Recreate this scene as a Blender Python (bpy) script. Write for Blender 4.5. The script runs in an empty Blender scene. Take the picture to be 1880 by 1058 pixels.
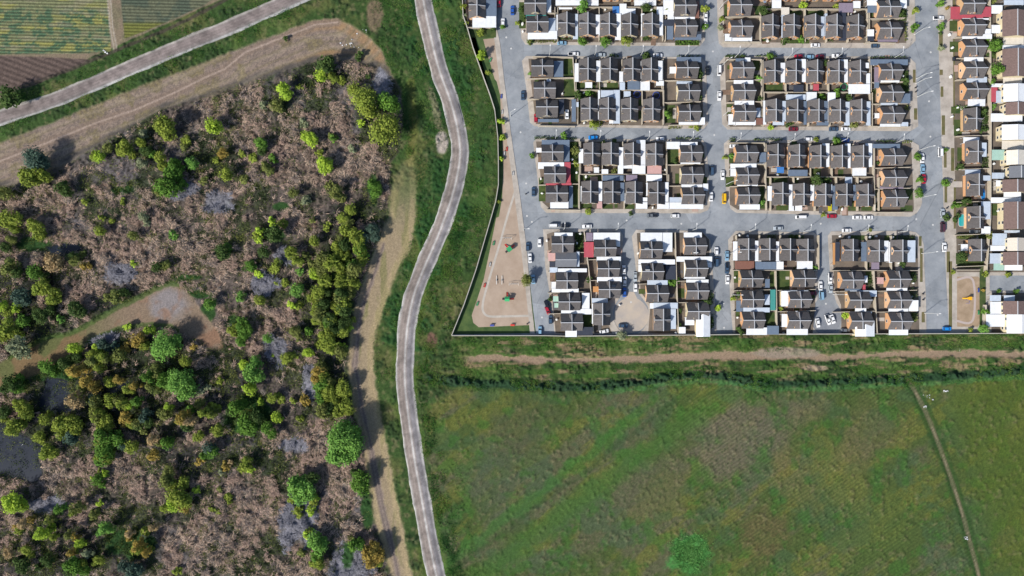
import bpy, math, random
import numpy as np
from mathutils import Vector

# ------------------------------------------------------------------ scene, camera, light
sc = bpy.context.scene
C = sc.collection
PX = 0.25                 # metres per photo pixel on the ground
CAMH = 313.5
SUN_EL, SUN_AZ = math.radians(37.5), math.radians(233)   # azimuth clockwise from +Y
K = 1.75                  # photo-linear value of a white horizontal lit surface (for choosing base colours)

cam_d = bpy.data.cameras.new('camera'); cam = bpy.data.objects.new('camera', cam_d); C.objects.link(cam)
cam.location = (0, 0, CAMH); cam.rotation_euler = (0, 0, 0)
cam_d.sensor_width = 36; cam_d.lens = 24.0; cam_d.clip_start = 1; cam_d.clip_end = 6000
sc.camera = cam

w = bpy.data.worlds.new('World'); sc.world = w; w.use_nodes = True
nt = w.node_tree; nt.nodes.clear()
sky = nt.nodes.new('ShaderNodeTexSky'); sky.sky_type = 'NISHITA'; sky.sun_disc = False
sky.sun_elevation = SUN_EL; sky.sun_rotation = SUN_AZ
bg = nt.nodes.new('ShaderNodeBackground'); bg.inputs['Strength'].default_value = 0.10
ow = nt.nodes.new('ShaderNodeOutputWorld')
nt.links.new(sky.outputs[0], bg.inputs['Color']); nt.links.new(bg.outputs[0], ow.inputs['Surface'])

sd = bpy.data.lights.new('sun', 'SUN'); sd.energy = 4.3; sd.angle = math.radians(3.0); sd.color = (1.0, 0.94, 0.86)
so = bpy.data.objects.new('sun', sd); C.objects.link(so)
sv = Vector((math.sin(SUN_AZ)*math.cos(SUN_EL), math.cos(SUN_AZ)*math.cos(SUN_EL), math.sin(SUN_EL)))
so.rotation_euler = sv.to_track_quat('Z', 'Y').to_euler(); so.location = (0, 0, 200)

vs = sc.view_settings
vs.view_transform = 'Standard'; vs.look = 'None'; vs.gamma = 1.0; vs.use_curve_mapping = False; vs.exposure = 0.93

# ------------------------------------------------------------------ helpers
R = random.Random(11)
RN = np.random.default_rng(5)
def lin(c):
    c = np.asarray(c, float)/255.0
    return np.where(c <= 0.04045, c/12.92, ((c+0.055)/1.055)**2.4)
def alb(c, k=1.0):            # base colour of a surface that reads as sRGB c when sunlit
    return np.clip(lin(c)/K*k, 0.002, 0.85)
def P(px, py, h=0.0):
    s = PX*(1-h/CAMH)
    return ((px-940)*s, (529-py)*s)
def tag(o, label=None, cat=None, group=None, kind=None):
    if label: o['label'] = label
    if cat: o['category'] = cat
    if group: o['group'] = group
    if kind: o['kind'] = kind
    return o
def empty(name, loc, rz=0.0):
    o = bpy.data.objects.new(name, None); C.objects.link(o); o.location = loc; o.rotation_euler = (0, 0, rz)
    o.empty_display_size = 0.5
    return o
def link(name, me, parent=None, loc=(0, 0, 0), rz=0.0):
    o = bpy.data.objects.new(name, me); C.objects.link(o); o.location = loc; o.rotation_euler = (0, 0, rz)
    if parent: o.parent = parent
    return o
def mesh_np(name, v, f, mat=None, col=None, smooth=False):
    """v (N,3), f (M,k) numpy; col (N,3) optional point colours"""
    me = bpy.data.meshes.new(name)
    v = np.ascontiguousarray(v, np.float32); f = np.ascontiguousarray(f, np.int32)
    k = f.shape[1]
    me.vertices.add(len(v)); me.vertices.foreach_set('co', v.ravel())
    me.loops.add(f.size); me.loops.foreach_set('vertex_index', f.ravel())
    me.polygons.add(len(f))
    me.polygons.foreach_set('loop_start', np.arange(0, f.size, k, dtype=np.int32))
    me.polygons.foreach_set('loop_total', np.full(len(f), k, np.int32))
    if smooth: me.polygons.foreach_set('use_smooth', np.ones(len(f), bool))
    me.update(calc_edges=True)
    if col is not None:
        a = me.color_attributes.new('Col', 'FLOAT_COLOR', 'POINT')
        cc = np.ones((len(v), 4), np.float32); cc[:, :3] = col
        a.data.foreach_set('color', cc.ravel())
    if mat: me.materials.append(mat)
    return me
class MB:
    """collects shapes; build() makes one mesh"""
    def __init__(s): s.v = []; s.f = []
    def quad(s, *p):
        n = len(s.v); s.v += [tuple(q) for q in p]; s.f.append(tuple(range(n, n+len(p))))
    def box(s, x0, y0, z0, x1, y1, z1):
        n = len(s.v)
        s.v += [(x0,y0,z0),(x1,y0,z0),(x1,y1,z0),(x0,y1,z0),(x0,y0,z1),(x1,y0,z1),(x1,y1,z1),(x0,y1,z1)]
        s.f += [(n,n+3,n+2,n+1),(n+4,n+5,n+6,n+7),(n,n+1,n+5,n+4),(n+1,n+2,n+6,n+5),(n+2,n+3,n+7,n+6),(n+3,n,n+4,n+7)]
    def slab(s, pts, t):
        """thick sheet: 4 top points, thickness t downward"""
        n = len(s.v); k = len(pts)
        s.v += [tuple(p) for p in pts] + [(p[0], p[1], p[2]-t) for p in pts]
        s.f.append(tuple(range(n, n+k))); s.f.append(tuple(range(n+2*k-1, n+k-1, -1)))
        for i in range(k):
            j = (i+1) % k; s.f.append((n+j, n+i, n+k+i, n+k+j))
    def tube(s, a, b, r0, r1, seg=8):
        a = Vector(a); b = Vector(b); d = (b-a).normalized()
        u = d.orthogonal().normalized(); w_ = d.cross(u); n = len(s.v)
        for c, r in ((a, r0), (b, r1)):
            for i in range(seg):
                t = 2*math.pi*i/seg; q = c+u*(math.cos(t)*r)+w_*(math.sin(t)*r); s.v.append(tuple(q))
        for i in range(seg):
            j = (i+1) % seg; s.f.append((n+i, n+j, n+seg+j, n+seg+i))
        s.f.append(tuple(range(n+seg-1, n-1, -1))); s.f.append(tuple(range(n+seg, n+2*seg)))
    def mesh(s, name, mat, smooth=False):
        me = bpy.data.meshes.new(name); me.from_pydata(s.v, [], s.f); me.update()
        if mat: me.materials.append(mat)
        if smooth:
            for p in me.polygons: p.use_smooth = True
        return me
    def build(s, name, mat, parent=None, loc=(0, 0, 0), rz=0.0, smooth=False):
        return link(name, s.mesh(name, mat, smooth), parent, loc, rz)

def mat(name, col, rough=0.85, noise=0.0, nscale=1.0, rand=0.0, metallic=0.0, col2=None, bump=0.0, k=1.0, raw=False, spec=0.3, detail=6):
    m = bpy.data.materials.new(name); m.use_nodes = True; t = m.node_tree; b = t.nodes['Principled BSDF']
    c = tuple(col) if raw else tuple(alb(col, k)); c2 = c if col2 is None else (tuple(col2) if raw else tuple(alb(col2, k)))
    b.inputs['Roughness'].default_value = rough; b.inputs['Metallic'].default_value = metallic
    b.inputs['Specular IOR Level'].default_value = spec
    cur = None
    if noise > 0 or col2 is not None:
        g = t.nodes.new('ShaderNodeNewGeometry')
        n = t.nodes.new('ShaderNodeTexNoise'); n.inputs['Scale'].default_value = nscale; n.inputs['Detail'].default_value = detail; n.inputs['Roughness'].default_value = 0.65
        t.links.new(g.outputs['Position'], n.inputs['Vector'])
        mp = t.nodes.new('ShaderNodeMapRange'); mp.inputs['From Min'].default_value = 0.32; mp.inputs['From Max'].default_value = 0.68
        t.links.new(n.outputs['Fac'], mp.inputs['Value'])
        mx = t.nodes.new('ShaderNodeMix'); mx.data_type = 'RGBA'
        if col2 is None:
            mx.inputs[6].default_value = (*[q*(1-noise) for q in c], 1); mx.inputs[7].default_value = (*[min(1, q*(1+noise)) for q in c], 1)
        else:
            mx.inputs[6].default_value = (*c, 1); mx.inputs[7].default_value = (*c2, 1)
        t.links.new(mp.outputs[0], mx.inputs[0]); cur = mx.outputs[2]
        if bump > 0:
            bp = t.nodes.new('ShaderNodeBump'); bp.inputs['Strength'].default_value = bump; bp.inputs['Distance'].default_value = 0.2
            t.links.new(n.outputs['Fac'], bp.inputs['Height']); t.links.new(bp.outputs[0], b.inputs['Normal'])
    if rand > 0:
        oi = t.nodes.new('ShaderNodeObjectInfo'); hs = t.nodes.new('ShaderNodeHueSaturation')
        mr = t.nodes.new('ShaderNodeMapRange'); mr.inputs['To Min'].default_value = 1-rand; mr.inputs['To Max'].default_value = 1+rand
        t.links.new(oi.outputs['Random'], mr.inputs['Value']); t.links.new(mr.outputs[0], hs.inputs['Value'])
        if cur: t.links.new(cur, hs.inputs['Color'])
        else: hs.inputs['Color'].default_value = (*c, 1)
        cur = hs.outputs[0]
    if cur: t.links.new(cur, b.inputs['Base Color'])
    else: b.inputs['Base Color'].default_value = (*c, 1)
    return m
def attr_mat(name, rough=0.95, noise=0.25, nscale=1.2, bump=0.4, transl=0.0, rand=0.0):
    m = bpy.data.materials.new(name); m.use_nodes = True; t = m.node_tree; b = t.nodes['Principled BSDF']
    b.inputs['Roughness'].default_value = rough; b.inputs['Specular IOR Level'].default_value = 0.15
    a = t.nodes.new('ShaderNodeAttribute'); a.attribute_name = 'Col'
    cur = a.outputs['Color']
    if noise > 0:
        g = t.nodes.new('ShaderNodeNewGeometry')
        n = t.nodes.new('ShaderNodeTexNoise'); n.inputs['Scale'].default_value = nscale; n.inputs['Detail'].default_value = 5; n.inputs['Roughness'].default_value = 0.75
        t.links.new(g.outputs['Position'], n.inputs['Vector'])
        mp = t.nodes.new('ShaderNodeMapRange'); mp.inputs['From Min'].default_value = 0.3; mp.inputs['From Max'].default_value = 0.7
        mp.inputs['To Min'].default_value = 1-noise; mp.inputs['To Max'].default_value = 1+noise
        t.links.new(n.outputs['Fac'], mp.inputs['Value'])
        vm = t.nodes.new('ShaderNodeVectorMath'); vm.operation = 'SCALE'
        t.links.new(cur, vm.inputs[0]); t.links.new(mp.outputs[0], vm.inputs['Scale']); cur = vm.outputs[0]
        if bump > 0:
            bp = t.nodes.new('ShaderNodeBump'); bp.inputs['Strength'].default_value = bump; bp.inputs['Distance'].default_value = 0.4
            t.links.new(n.outputs['Fac'], bp.inputs['Height']); t.links.new(bp.outputs[0], b.inputs['Normal'])
    if rand > 0:
        oi = t.nodes.new('ShaderNodeObjectInfo'); mr = t.nodes.new('ShaderNodeMapRange'); mr.inputs['To Min'].default_value = 1-rand; mr.inputs['To Max'].default_value = 1+rand
        t.links.new(oi.outputs['Random'], mr.inputs['Value'])
        vm = t.nodes.new('ShaderNodeVectorMath'); vm.operation = 'SCALE'
        t.links.new(cur, vm.inputs[0]); t.links.new(mr.outputs[0], vm.inputs['Scale']); cur = vm.outputs[0]
    t.links.new(cur, b.inputs['Base Color'])
    if transl > 0:
        tr = t.nodes.new('ShaderNodeBsdfTranslucent'); t.links.new(cur, tr.inputs['Color'])
        ms = t.nodes.new('ShaderNodeMixShader'); ms.inputs[0].default_value = transl
        out = t.nodes['Material Output']
        t.links.new(b.outputs[0], ms.inputs[1]); t.links.new(tr.outputs[0], ms.inputs[2]); t.links.new(ms.outputs[0], out.inputs['Surface'])
    return m

def add_cracks(m):
    t = m.node_tree; b = t.nodes['Principled BSDF']; src = b.inputs['Base Color'].links[0].from_socket
    g = t.nodes.new('ShaderNodeNewGeometry'); cur = src
    for sc_, w_, d in ((.05, .004, .25), (.16, .006, .15)):
        v = t.nodes.new('ShaderNodeTexVoronoi'); v.feature = 'DISTANCE_TO_EDGE'; v.inputs['Scale'].default_value = sc_; t.links.new(g.outputs['Position'], v.inputs['Vector'])
        mr = t.nodes.new('ShaderNodeMapRange'); mr.inputs['From Max'].default_value = w_; mr.inputs['To Min'].default_value = 1-d; mr.inputs['To Max'].default_value = 1; t.links.new(v.outputs['Distance'], mr.inputs['Value'])
        vm = t.nodes.new('ShaderNodeVectorMath'); vm.operation = 'SCALE'; t.links.new(cur, vm.inputs[0]); t.links.new(mr.outputs[0], vm.inputs['Scale']); cur = vm.outputs[0]
    v = t.nodes.new('ShaderNodeTexVoronoi'); v.inputs['Scale'].default_value = .07; t.links.new(g.outputs['Position'], v.inputs['Vector'])
    sp = t.nodes.new('ShaderNodeSeparateColor'); t.links.new(v.outputs['Color'], sp.inputs[0])
    mr = t.nodes.new('ShaderNodeMapRange'); mr.inputs['To Min'].default_value = .88; mr.inputs['To Max'].default_value = 1.1; t.links.new(sp.outputs[0], mr.inputs['Value'])
    vm = t.nodes.new('ShaderNodeVectorMath'); vm.operation = 'SCALE'; t.links.new(cur, vm.inputs[0]); t.links.new(mr.outputs[0], vm.inputs['Scale']); cur = vm.outputs[0]
    n = t.nodes.new('ShaderNodeTexNoise'); n.inputs['Scale'].default_value = .45; n.inputs['Detail'].default_value = 6; n.inputs['Roughness'].default_value = .7; t.links.new(g.outputs['Position'], n.inputs['Vector'])
    mr = t.nodes.new('ShaderNodeMapRange'); mr.inputs['From Min'].default_value = .56; mr.inputs['From Max'].default_value = .72; mr.inputs['To Min'].default_value = 1; mr.inputs['To Max'].default_value = .74; t.links.new(n.outputs['Fac'], mr.inputs['Value'])
    vm = t.nodes.new('ShaderNodeVectorMath'); vm.operation = 'SCALE'; t.links.new(cur, vm.inputs[0]); t.links.new(mr.outputs[0], vm.inputs['Scale']); cur = vm.outputs[0]
    t.links.new(cur, b.inputs['Base Color'])
# numpy noise
class VN:
    def __init__(s, seed): s.g = np.random.default_rng(seed).random((256, 256))
    def one(s, x, y):
        xi = np.floor(x).astype(int); yi = np.floor(y).astype(int); fx = x-xi; fy = y-yi
        fx = fx*fx*(3-2*fx); fy = fy*fy*(3-2*fy); g = s.g
        a = g[xi & 255, yi & 255]; b = g[(xi+1) & 255, yi & 255]; c = g[xi & 255, (yi+1) & 255]; d = g[(xi+1) & 255, (yi+1) & 255]
        return (a*(1-fx)+b*fx)*(1-fy)+(c*(1-fx)+d*fx)*fy
    def fbm(s, x, y, scale, oct=4, gain=0.55):
        v = 0; a = 1; t = 0; f = 1/scale
        for i in range(oct):
            v = v+a*s.one(x*f+17.3*i, y*f+9.1*i); t += a; a *= gain; f *= 2.03
        return v/t
N1, N2, N3, N4 = VN(1), VN(2), VN(3), VN(4)
def ss(a, b, x):
    t = np.clip((x-a)/(b-a), 0, 1); return t*t*(3-2*t)
def dist_poly(x, y, pts, closed=False):
    d = np.full(x.shape, 1e9); n = len(pts)
    for i in range(n if closed else n-1):
        ax, ay = pts[i][:2]; bx, by = pts[(i+1) % n][:2]
        dx, dy = bx-ax, by-ay; L = dx*dx+dy*dy+1e-9
        t = np.clip(((x-ax)*dx+(y-ay)*dy)/L, 0, 1)
        d = np.minimum(d, np.hypot(x-ax-t*dx, y-ay-t*dy))
    return d
def inside(x, y, pts):
    r = np.zeros(x.shape, bool); n = len(pts)
    for i in range(n):
        ax, ay = pts[i]; bx, by = pts[(i+1) % n]
        if ay == by: continue
        c = ((ay > y) != (by > y)) & (x < (bx-ax)*(y-ay)/(by-ay)+ax)
        r ^= c
    return r
def sdist(x, y, pts):         # negative inside
    d = dist_poly(x, y, pts, True); return np.where(inside(x, y, pts), -d, d)
def smooth_line(pts, step=6.0):
    """Catmull-Rom through pts"""
    out = []; n = len(pts)
    for i in range(n-1):
        p0 = pts[max(i-1, 0)]; p1 = pts[i]; p2 = pts[i+1]; p3 = pts[min(i+2, n-1)]
        k = max(1, int(math.hypot(p2[0]-p1[0], p2[1]-p1[1])/step))
        for j in range(k):
            t = j/k
            out.append(tuple(0.5*((2*p1[c])+(-p0[c]+p2[c])*t+(2*p0[c]-5*p1[c]+4*p2[c]-p3[c])*t*t+(-p0[c]+3*p1[c]-3*p2[c]+p3[c])*t**3) for c in (0, 1)))
    out.append(tuple(pts[-1])); return out
ORD = ['', 'second', 'third', 'fourth', 'fifth', 'sixth', 'seventh', 'eighth', 'ninth', 'tenth', 'eleventh', 'twelfth', 'thirteenth', 'fourteenth', 'fifteenth', 'sixteenth', 'seventeenth', 'eighteenth']
def label_all(items):
    """items: (obj, head, place, px, py). gives every object a label of its own, by its order where looks and place agree"""
    d = {}
    for it in items: d.setdefault((it[1], it[2]), []).append(it)
    for (head, place), L in d.items():
        if len(L) == 1: L[0][0]['label'] = (head+' '+place)[:200]; continue
        xs = [q[3] for q in L]; ys = [q[4] for q in L]
        hor = (max(xs)-min(xs)) > (max(ys)-min(ys))
        L.sort(key=lambda q: q[3] if hor else q[4]); n = len(L)
        for i, q in enumerate(L):
            if i == 0: o = 'leftmost' if hor else 'topmost'
            elif i == n-1: o = 'rightmost' if hor else 'lowest'
            elif i >= len(ORD) and n-1-i >= len(ORD): o = 'number %d from %s' % (i+1, 'left' if hor else 'top')
            elif i <= (n-1)/2 or n-1-i >= len(ORD): o = ORD[i]+(' from left' if hor else ' from top')
            else: o = ORD[n-1-i]+(' from right' if hor else ' from bottom')
            q[0]['label'] = head+' '+place+', '+o

# ------------------------------------------------------------------ plan of the place, in photo pixels
MAIN = [(770,-60),(777,0),(789,60),(805,125),(828,190),(841,245),(844,290),(834,345),(818,395),(801,440),(779,490),(760,540),(749,590),(744,640),(743,700),(749,760),(761,845),(771,900),(785,980),(801,1058),(818,1120)]
NWR = [(-80,246),(0,216),(60,197),(120,175),(235,126),(320,90),(400,58),(470,28),(550,-8),(640,-48)]
MAINs, NWRs = smooth_line(MAIN), smooth_line(NWR)
TOWN = [(846,-40),(858,51),(868,86),(889,145),(908,200),(914,252),(915,339),(902,398),(874,495),(852,559),(829,616),(1400,614),(1940,612),(1940,-40)]
WET = [(-60,380),(0,342),(40,345),(90,325),(150,285),(230,240),(300,200),(380,178),(440,158),(520,132),(600,108),(650,112),(700,125),(733,160),(740,220),(732,280),(716,300),(716,350),(710,400),(690,445),(676,490),(654,548),(644,590),(640,645),(634,680),(644,710),(646,755),(664,800),(672,870),(684,950),(706,1020),(714,1062),(720,1130),(-60,1130)]
CLEAR = [(-30,700),(0,668),(40,640),(90,618),(130,610),(200,572),(260,542),(310,520),(340,530),(370,570),(400,610),(410,640),(385,640),(340,615),(300,600),(250,600),(190,615),(150,640),(120,660),(60,690),(0,712),(-30,735)]
BERM = [(-60,285),(0,262),(100,224),(212,178),(282,150),(347,127),(470,77),(525,57),(575,38),(617,35),(645,46),(675,67),(702,95),(710,120),(735,165),(738,200),(720,180),(690,150),(650,112),(600,108),(520,132),(440,158),(380,178),(300,200),(230,240),(150,285),(90,325),(40,345),(0,342),(-60,380)]
ETRK = [(752,290),(738,300),(722,330),(716,360),(712,400),(690,445),(678,484),(654,548),(644,590),(638,645),(632,670),(644,705),(646,755),(664,800),(667,854),(678,907),(688,961),(708,1024),(714,1062),(722,1130),(772,1130),(757,1058),(742,982),(729,907),(714,844),(699,758),(688,705),(686,641),(690,610),(712,548),(729,499),(750,458),(759,430),(763,400),(765,350),(764,320),(757,285)]
PONDS = [[(-40,765),(0,770),(15,790),(50,805),(84,826),(72,845),(76,872),(60,885),(30,880),(0,872),(-40,870)], [(84,455),(120,447),(142,446),(146,458),(118,466),(108,482),(96,474)], [(86,694),(120,700),(128,716),(150,744),(128,756),(92,760),(70,744),(80,716)], [(192,708),(222,700),(236,704),(226,722),(206,732),(190,724)]]
ASH = [(545,955,42,60),(650,1040,40,50),(512,640,26,28),(485,520,26,26),(570,705,16,42),(400,370,34,20),(222,505,30,28),(300,555,42,22),(85,925,40,12),(190,620,40,14),(540,820,30,14),(700,150,20,30),(340,350,30,16),(520,470,20,14)]
EGREEN = [(505,428,20,16),(410,462,18,16),(515,380,18,8),(345,510,30,7),(365,540,26,7),(380,575,14,20),(240,575,60,6),(450,770,40,30),(470,750,40,26),(686,350,14,34),(225,350,24,10),(675,930,12,45),(640,1020,14,30),(100,690,55,12),(30,705,30,18),(430,590,18,14),(60,450,40,14),(240,1000,60,30)]
CROP1 = [(-60,-60),(0,-60),(196,-60),(198,0),(203,94),(150,98),(0,99),(-60,98)]
CROP2 = [(222,-40),(222,0),(229,70),(262,58),(306,40),(372,10),(400,-10),(430,-40)]
PLOUGH = [(-60,100),(0,103),(100,106),(168,110),(110,137),(60,158),(0,172),(-60,185)]
FIELD = [(775,735),(850,712),(960,716),(1080,722),(1180,708),(1240,700),(1300,696),(1345,703),(1410,720),(1500,716),(1600,708),(1700,700),(1780,690),(1960,680),(1960,1120),(815,1120),(800,980),(780,850)]
DITCH = [(790,695),(880,704),(950,706),(1040,712),(1120,708),(1180,702),(1230,692),(1290,688),(1345,694),(1400,704),(1480,704),(1600,698),(1700,694),(1780,688),(1960,676)]
SPATH = [(842,660),(900,657),(1000,661),(1080,661),(1160,659),(1260,656),(1330,652),(1420,655),(1520,657),(1600,653),(1700,650),(1800,650),(1960,652)]
SETRK = [(1668,700),(1678,714),(1692,740),(1708,775),(1722,810),(1740,860),(1752,895),(1768,945),(1780,990),(1792,1035),(1806,1090)]
BTRAIL = [(-60,322),(0,296),(87,262),(175,226),(250,201),(325,168),(375,143),(412,127),(450,96),(500,76),(555,55),(580,45),(620,41)]

# ------------------------------------------------------------------ ground sheet
PONDS = [smooth_line(p+[p[0]], 5)[:-1] for p in PONDS]
CLEAR = smooth_line(CLEAR, 12); BL_SMOOTH = True
def axis(a, b, step, far):
    core = np.arange(a, b+step/2, step); L = []; s = step; v = a
    while v > -far: s *= 1.35; v -= s; L.append(v)
    Rr = []; s = step; v = core[-1]
    while v < far: s *= 1.35; v += s; Rr.append(v)
    return np.concatenate([np.array(L[::-1]), core, np.array(Rr)])
gx = axis(-250, 250, 0.5, 2500); gy = axis(-146, 146, 0.5, 2500)
X, Y = np.meshgrid(gx, gy, indexing='ij'); shp = X.shape
px = (X/PX+940).ravel(); py = (529-Y/PX).ravel()

BRZ = [(130,360,95,34),(110,420,70,36),(430,212,95,45),(300,470,70,44),(640,300,55,50),(615,950,45,70),(420,960,75,110),(200,872,70,26),(370,405,70,44),(390,470,70,34),(600,860,50,50),(560,250,80,60),(260,380,50,30),(330,1000,40,60),(100,485,30,18),(530,600,30,50)]
DKZ = [(215,715,180,95),(110,1010,170,62),(45,570,95,100),(610,600,60,150),(60,800,90,60),(420,700,50,60),(450,780,60,40),(380,850,80,30),(500,840,50,30),(640,400,50,40),(230,560,70,30),(690,200,40,40),(60,330,50,24),(590,140,60,25),(390,310,60,40)]
def zone(px, py, Z):
    v = 0
    for (x, y, a, b) in Z: v = np.maximum(v, 1-ss(.55, 1.15, np.hypot((px-x)/a, (py-y)/b)+(N2.fbm(px, py, 30)-.5)*.9))
    return v
def brushmask(px, py): return ss(.44, .56, .5*N4.fbm(px, py, 45)+.5*N1.fbm(px+40, py, 60)+.10*zone(px, py, BRZ)-.12*zone(px, py, DKZ))
def paint(px, py):
    """base colour (photo sRGB when sunlit), bump height, of the open ground"""
    n = len(px); col = np.zeros((n, 3)); A_ = lambda c: np.array(c, float)
    f1 = N1.fbm(px, py, 90); f2 = N2.fbm(px, py, 26); f3 = N3.fbm(px, py, 9); f4 = N4.fbm(px, py, 45); ff = N2.fbm(px+300, py, 3.2, 3, .8)
    def mixc(c, t): 
        nonlocal col
        t = np.clip(t, 0, 1)[:, None]; col = col*(1-t)+A_(c)*t
    col[:] = A_((58, 82, 40))
    mixc((92, 98, 56), ss(.45, .68, f4)*.9); mixc((42, 64, 34), ss(.48, .66, f2)*.8); mixc((122, 114, 84), ss(.56, .74, f3)*.6); mixc((70, 102, 46), ss(.52, .7, f1)*.5)
    bump = 0.25+0.5*ss(.4, .7, f2)
    # verge between the gravel road and the town: lush, blue-green patches
    # strip south of the wall
    s = ss(600, 612, py)*ss(800, 860, px)*(1-ss(690, 712, py))
    t = s*ss(.52, .62, N3.fbm(px*.35, py*1.6, 12)); mixc((148, 124, 100), t*.75)
    mixc((60, 96, 34), s*ss(.5, .62, N1.fbm(px*.4, py*1.5, 14))*.6)
    # field
    sf = sdist(px, py, FIELD); m = 1-ss(-18, 14, sf+(f3-.5)*24+(f2-.5)*34)
    c0 = col.copy(); col[:] = A_((74, 90, 46))
    b1 = N1.fbm((px*.8-py*.6)*.45+500, py*.8+px*.6, 60, 5); b2 = N3.fbm((px*.8-py*.6)*.5, (py*.8+px*.6)*1.6+99, 44, 5)
    mixc((102, 94, 80), ss(.5, .64, b1)*.6); mixc((104, 108, 50), ss(.5, .64, b2)*.7); mixc((62, 90, 62), ss(.5, .62, f4)*.45); mixc((58, 104, 38), ss(.56, .68, f2)*.5)
    mixc((82, 98, 36), ss(1690, 1760, px-(py-700)*.33)*.65)
    for (x, y, a, b, c_, k_) in [(1360,810,150,80,(106,98,84),.8),(1190,900,110,70,(92,92,70),.6),(1480,750,90,34,(98,94,76),.5),(1540,880,60,120,(108,110,56),.6),(1460,890,55,70,(112,106,58),.5),(1400,985,60,50,(104,88,62),.6),(1600,800,90,60,(104,98,66),.5),(960,800,100,60,(78,84,60),.6),(1600,980,110,60,(76,96,46),.5),(900,900,60,90,(74,88,66),.5)]:
        d = np.hypot(((px-x)*.8-(py-y)*.6)/a*1.2, ((py-y)*.8+(px-x)*.6)/b)+(f2-.5)*1.1+(f4-.5)*.8; mixc(c_, (1-ss(.45, 1.2, d))*k_)
    mixc((120, 110, 84), ss(.62, .76, f3)*.4); mixc((52, 72, 34), ss(.52, .68, ff)*.35)
    mixc((72, 132, 64), 1-ss(26, 44, np.hypot(px-1265, (py-1018)*.95)+(f3-.5)*30+(f2-.5)*20))
    g = np.hypot((px-1050)+(py-900), 0)*.3   # wide greener swath running diagonally
    mixc((64, 102, 42), (1-ss(8, 34, np.abs((px-1010)*.6+(py-960)*.8+(f2-.5)*40)))*.6*ss(700, 760, py))
    mixc((58, 104, 44), (1-ss(4, 16, np.abs((px-1120)*.62+(py-800)*.78+(f2-.5)*34)))*.6*ss(720, 760, py)*(1-ss(1150, 1260, px))); mixc((50, 72, 38), (1-ss(1.5, 7, np.abs((px-1160)*.6+(py-800)*.8+(f3-.5)*9+(f4-.5)*24)))*.35*(px < 1240)*(py > 730))
    col = c0*(1-m[:, None])+col*m[:, None]; bump = bump*(1-m)+m*(.12+.25*ss(.5, .7, f3))
    # ditch with weeds
    dd = dist_poly(px, py, DITCH)+(f2-.5)*16
    mixc((34, 62, 42), (1-ss(5, 11, dd))*.85); mixc((70, 118, 66), (1-ss(2, 6, np.abs(dist_poly(px, py-11, DITCH)+(f3-.5)*10)))*.6*ss(1060, 1130, px))
    bump = bump+1.0*(1-ss(4, 10, dd))*ss(.35, .6, f3)
    # south dirt path
    dp = dist_poly(px, py, SPATH)+(f2-.5)*10+(f3-.5)*8+2.5*ss(.5, .64, N1.fbm(px*.5, py*2, 12))
    mixc((152, 130, 110), (1-ss(4.5, 9, dp))*.95*ss(838, 870, px)); bump *= ss(4, 10, dp)
    dk = np.hypot((px-1445)/70, (py-648)/12)+(f2-.5)*.6; mixc((146, 134, 120), (1-ss(.7, 1, dk))*.8)
    dk = np.hypot((px-1498)/28, (py-676)/6)+(f3-.5)*.5; mixc((156, 138, 118), (1-ss(.7, 1, dk))*.9)
    # field track
    d = dist_poly(px, py, SETRK); mixc((46, 74, 34), (1-ss(8, 14, d+(f3-.5)*8))*.7); mixc((134, 126, 100), (1-ss(2.6, 4.8, d+(f3-.5)*4))*(.6+.4*ss(.45, .6, f3))); mixc((78, 72, 56), (1-ss(.8, 1.8, np.abs(d-2.4)))*.4)
    bump = np.where(d < 6, 0, bump)
    # verge of the big gravel road near town + lush band
    dm = dist_poly(px, py, MAINs)
    lush = (1-ss(20, 75, dm))*(px > 700)*(py < 660)
    mixc((38, 78, 36), lush*ss(.42, .62, f2)*.8)
    mixc((84, 112, 44), (1-ss(16, 30, dm))*ss(.5, .66, f4)*.6)
    d = np.hypot((px-812)/14, (py-262)/26)+(f3-.5)*.4; mixc((170, 160, 150), 1-ss(.7, 1, d))
    d = dist_poly(px, py, [(790,165),(800,200),(806,235)])+(f3-.5)*10; mixc((142, 130, 108), (1-ss(4, 9, d))*.7)
    d = np.hypot((px-688)/16, (py-28)/34)+(f3-.5)*.5; mixc((128, 108, 92), (1-ss(.7, 1.1, d))*.8)
    d = np.hypot((px-793)/10, (py-625)/14); mixc((110, 86, 72), 1-ss(.6, 1.1, d+(f3-.5)))
    d = dist_poly(px, py, [(755,150),(760,230),(752,300)])+(f3-.5)*8; mixc((118, 118, 60), (1-ss(3, 12, d))*.6)
    # berm
    sb = sdist(px, py, BERM)+(f3-.5)*6; m = 1-ss(-3, 3, sb)
    mixc((142, 126, 114), m); mixc((122, 112, 80), m*ss(.5, .65, f2)*.75); mixc((158, 144, 120), m*ss(.56, .7, f4)*.6); mixc((106, 96, 90), m*ss(.48, .62, ff)*.6)
    mixc((160, 128, 92), m*(1-ss(4, 14, np.abs(sdist(px, py, BERM)+9)))*ss(500, 600, px)*.7)
    dl = np.abs(dist_poly(px, py, BTRAIL))+(f3-.5)*5+(f2-.5)*8; side = ss(6, 26, dl)
    mixc((86, 82, 78), m*(1-ss(5, 15, sdist(px, py, WET)+(f2-.5)*14))*.9); mixc((118, 108, 84), m*ss(.3, .9, np.sin(dl*.42))*.45); mixc((158, 144, 126), m*ss(.4, .95, np.sin(dl*.27+2))*.4)
    d = dist_poly(px, py, BTRAIL); mixc((134, 116, 106), (1-ss(5, 10, d+(f3-.5)*6))*m*.7); mixc((176, 158, 144), (1-ss(.8, 2.4, d))*.7)
    bump = bump*(1-m)+m*.1
    # east track along the wetland
    se = sdist(px, py, ETRK)+(f3-.5)*10+(f2-.5)*8; m = (1-ss(-4, 4, se))*(.25+.75*ss(300, 440, py))
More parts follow.
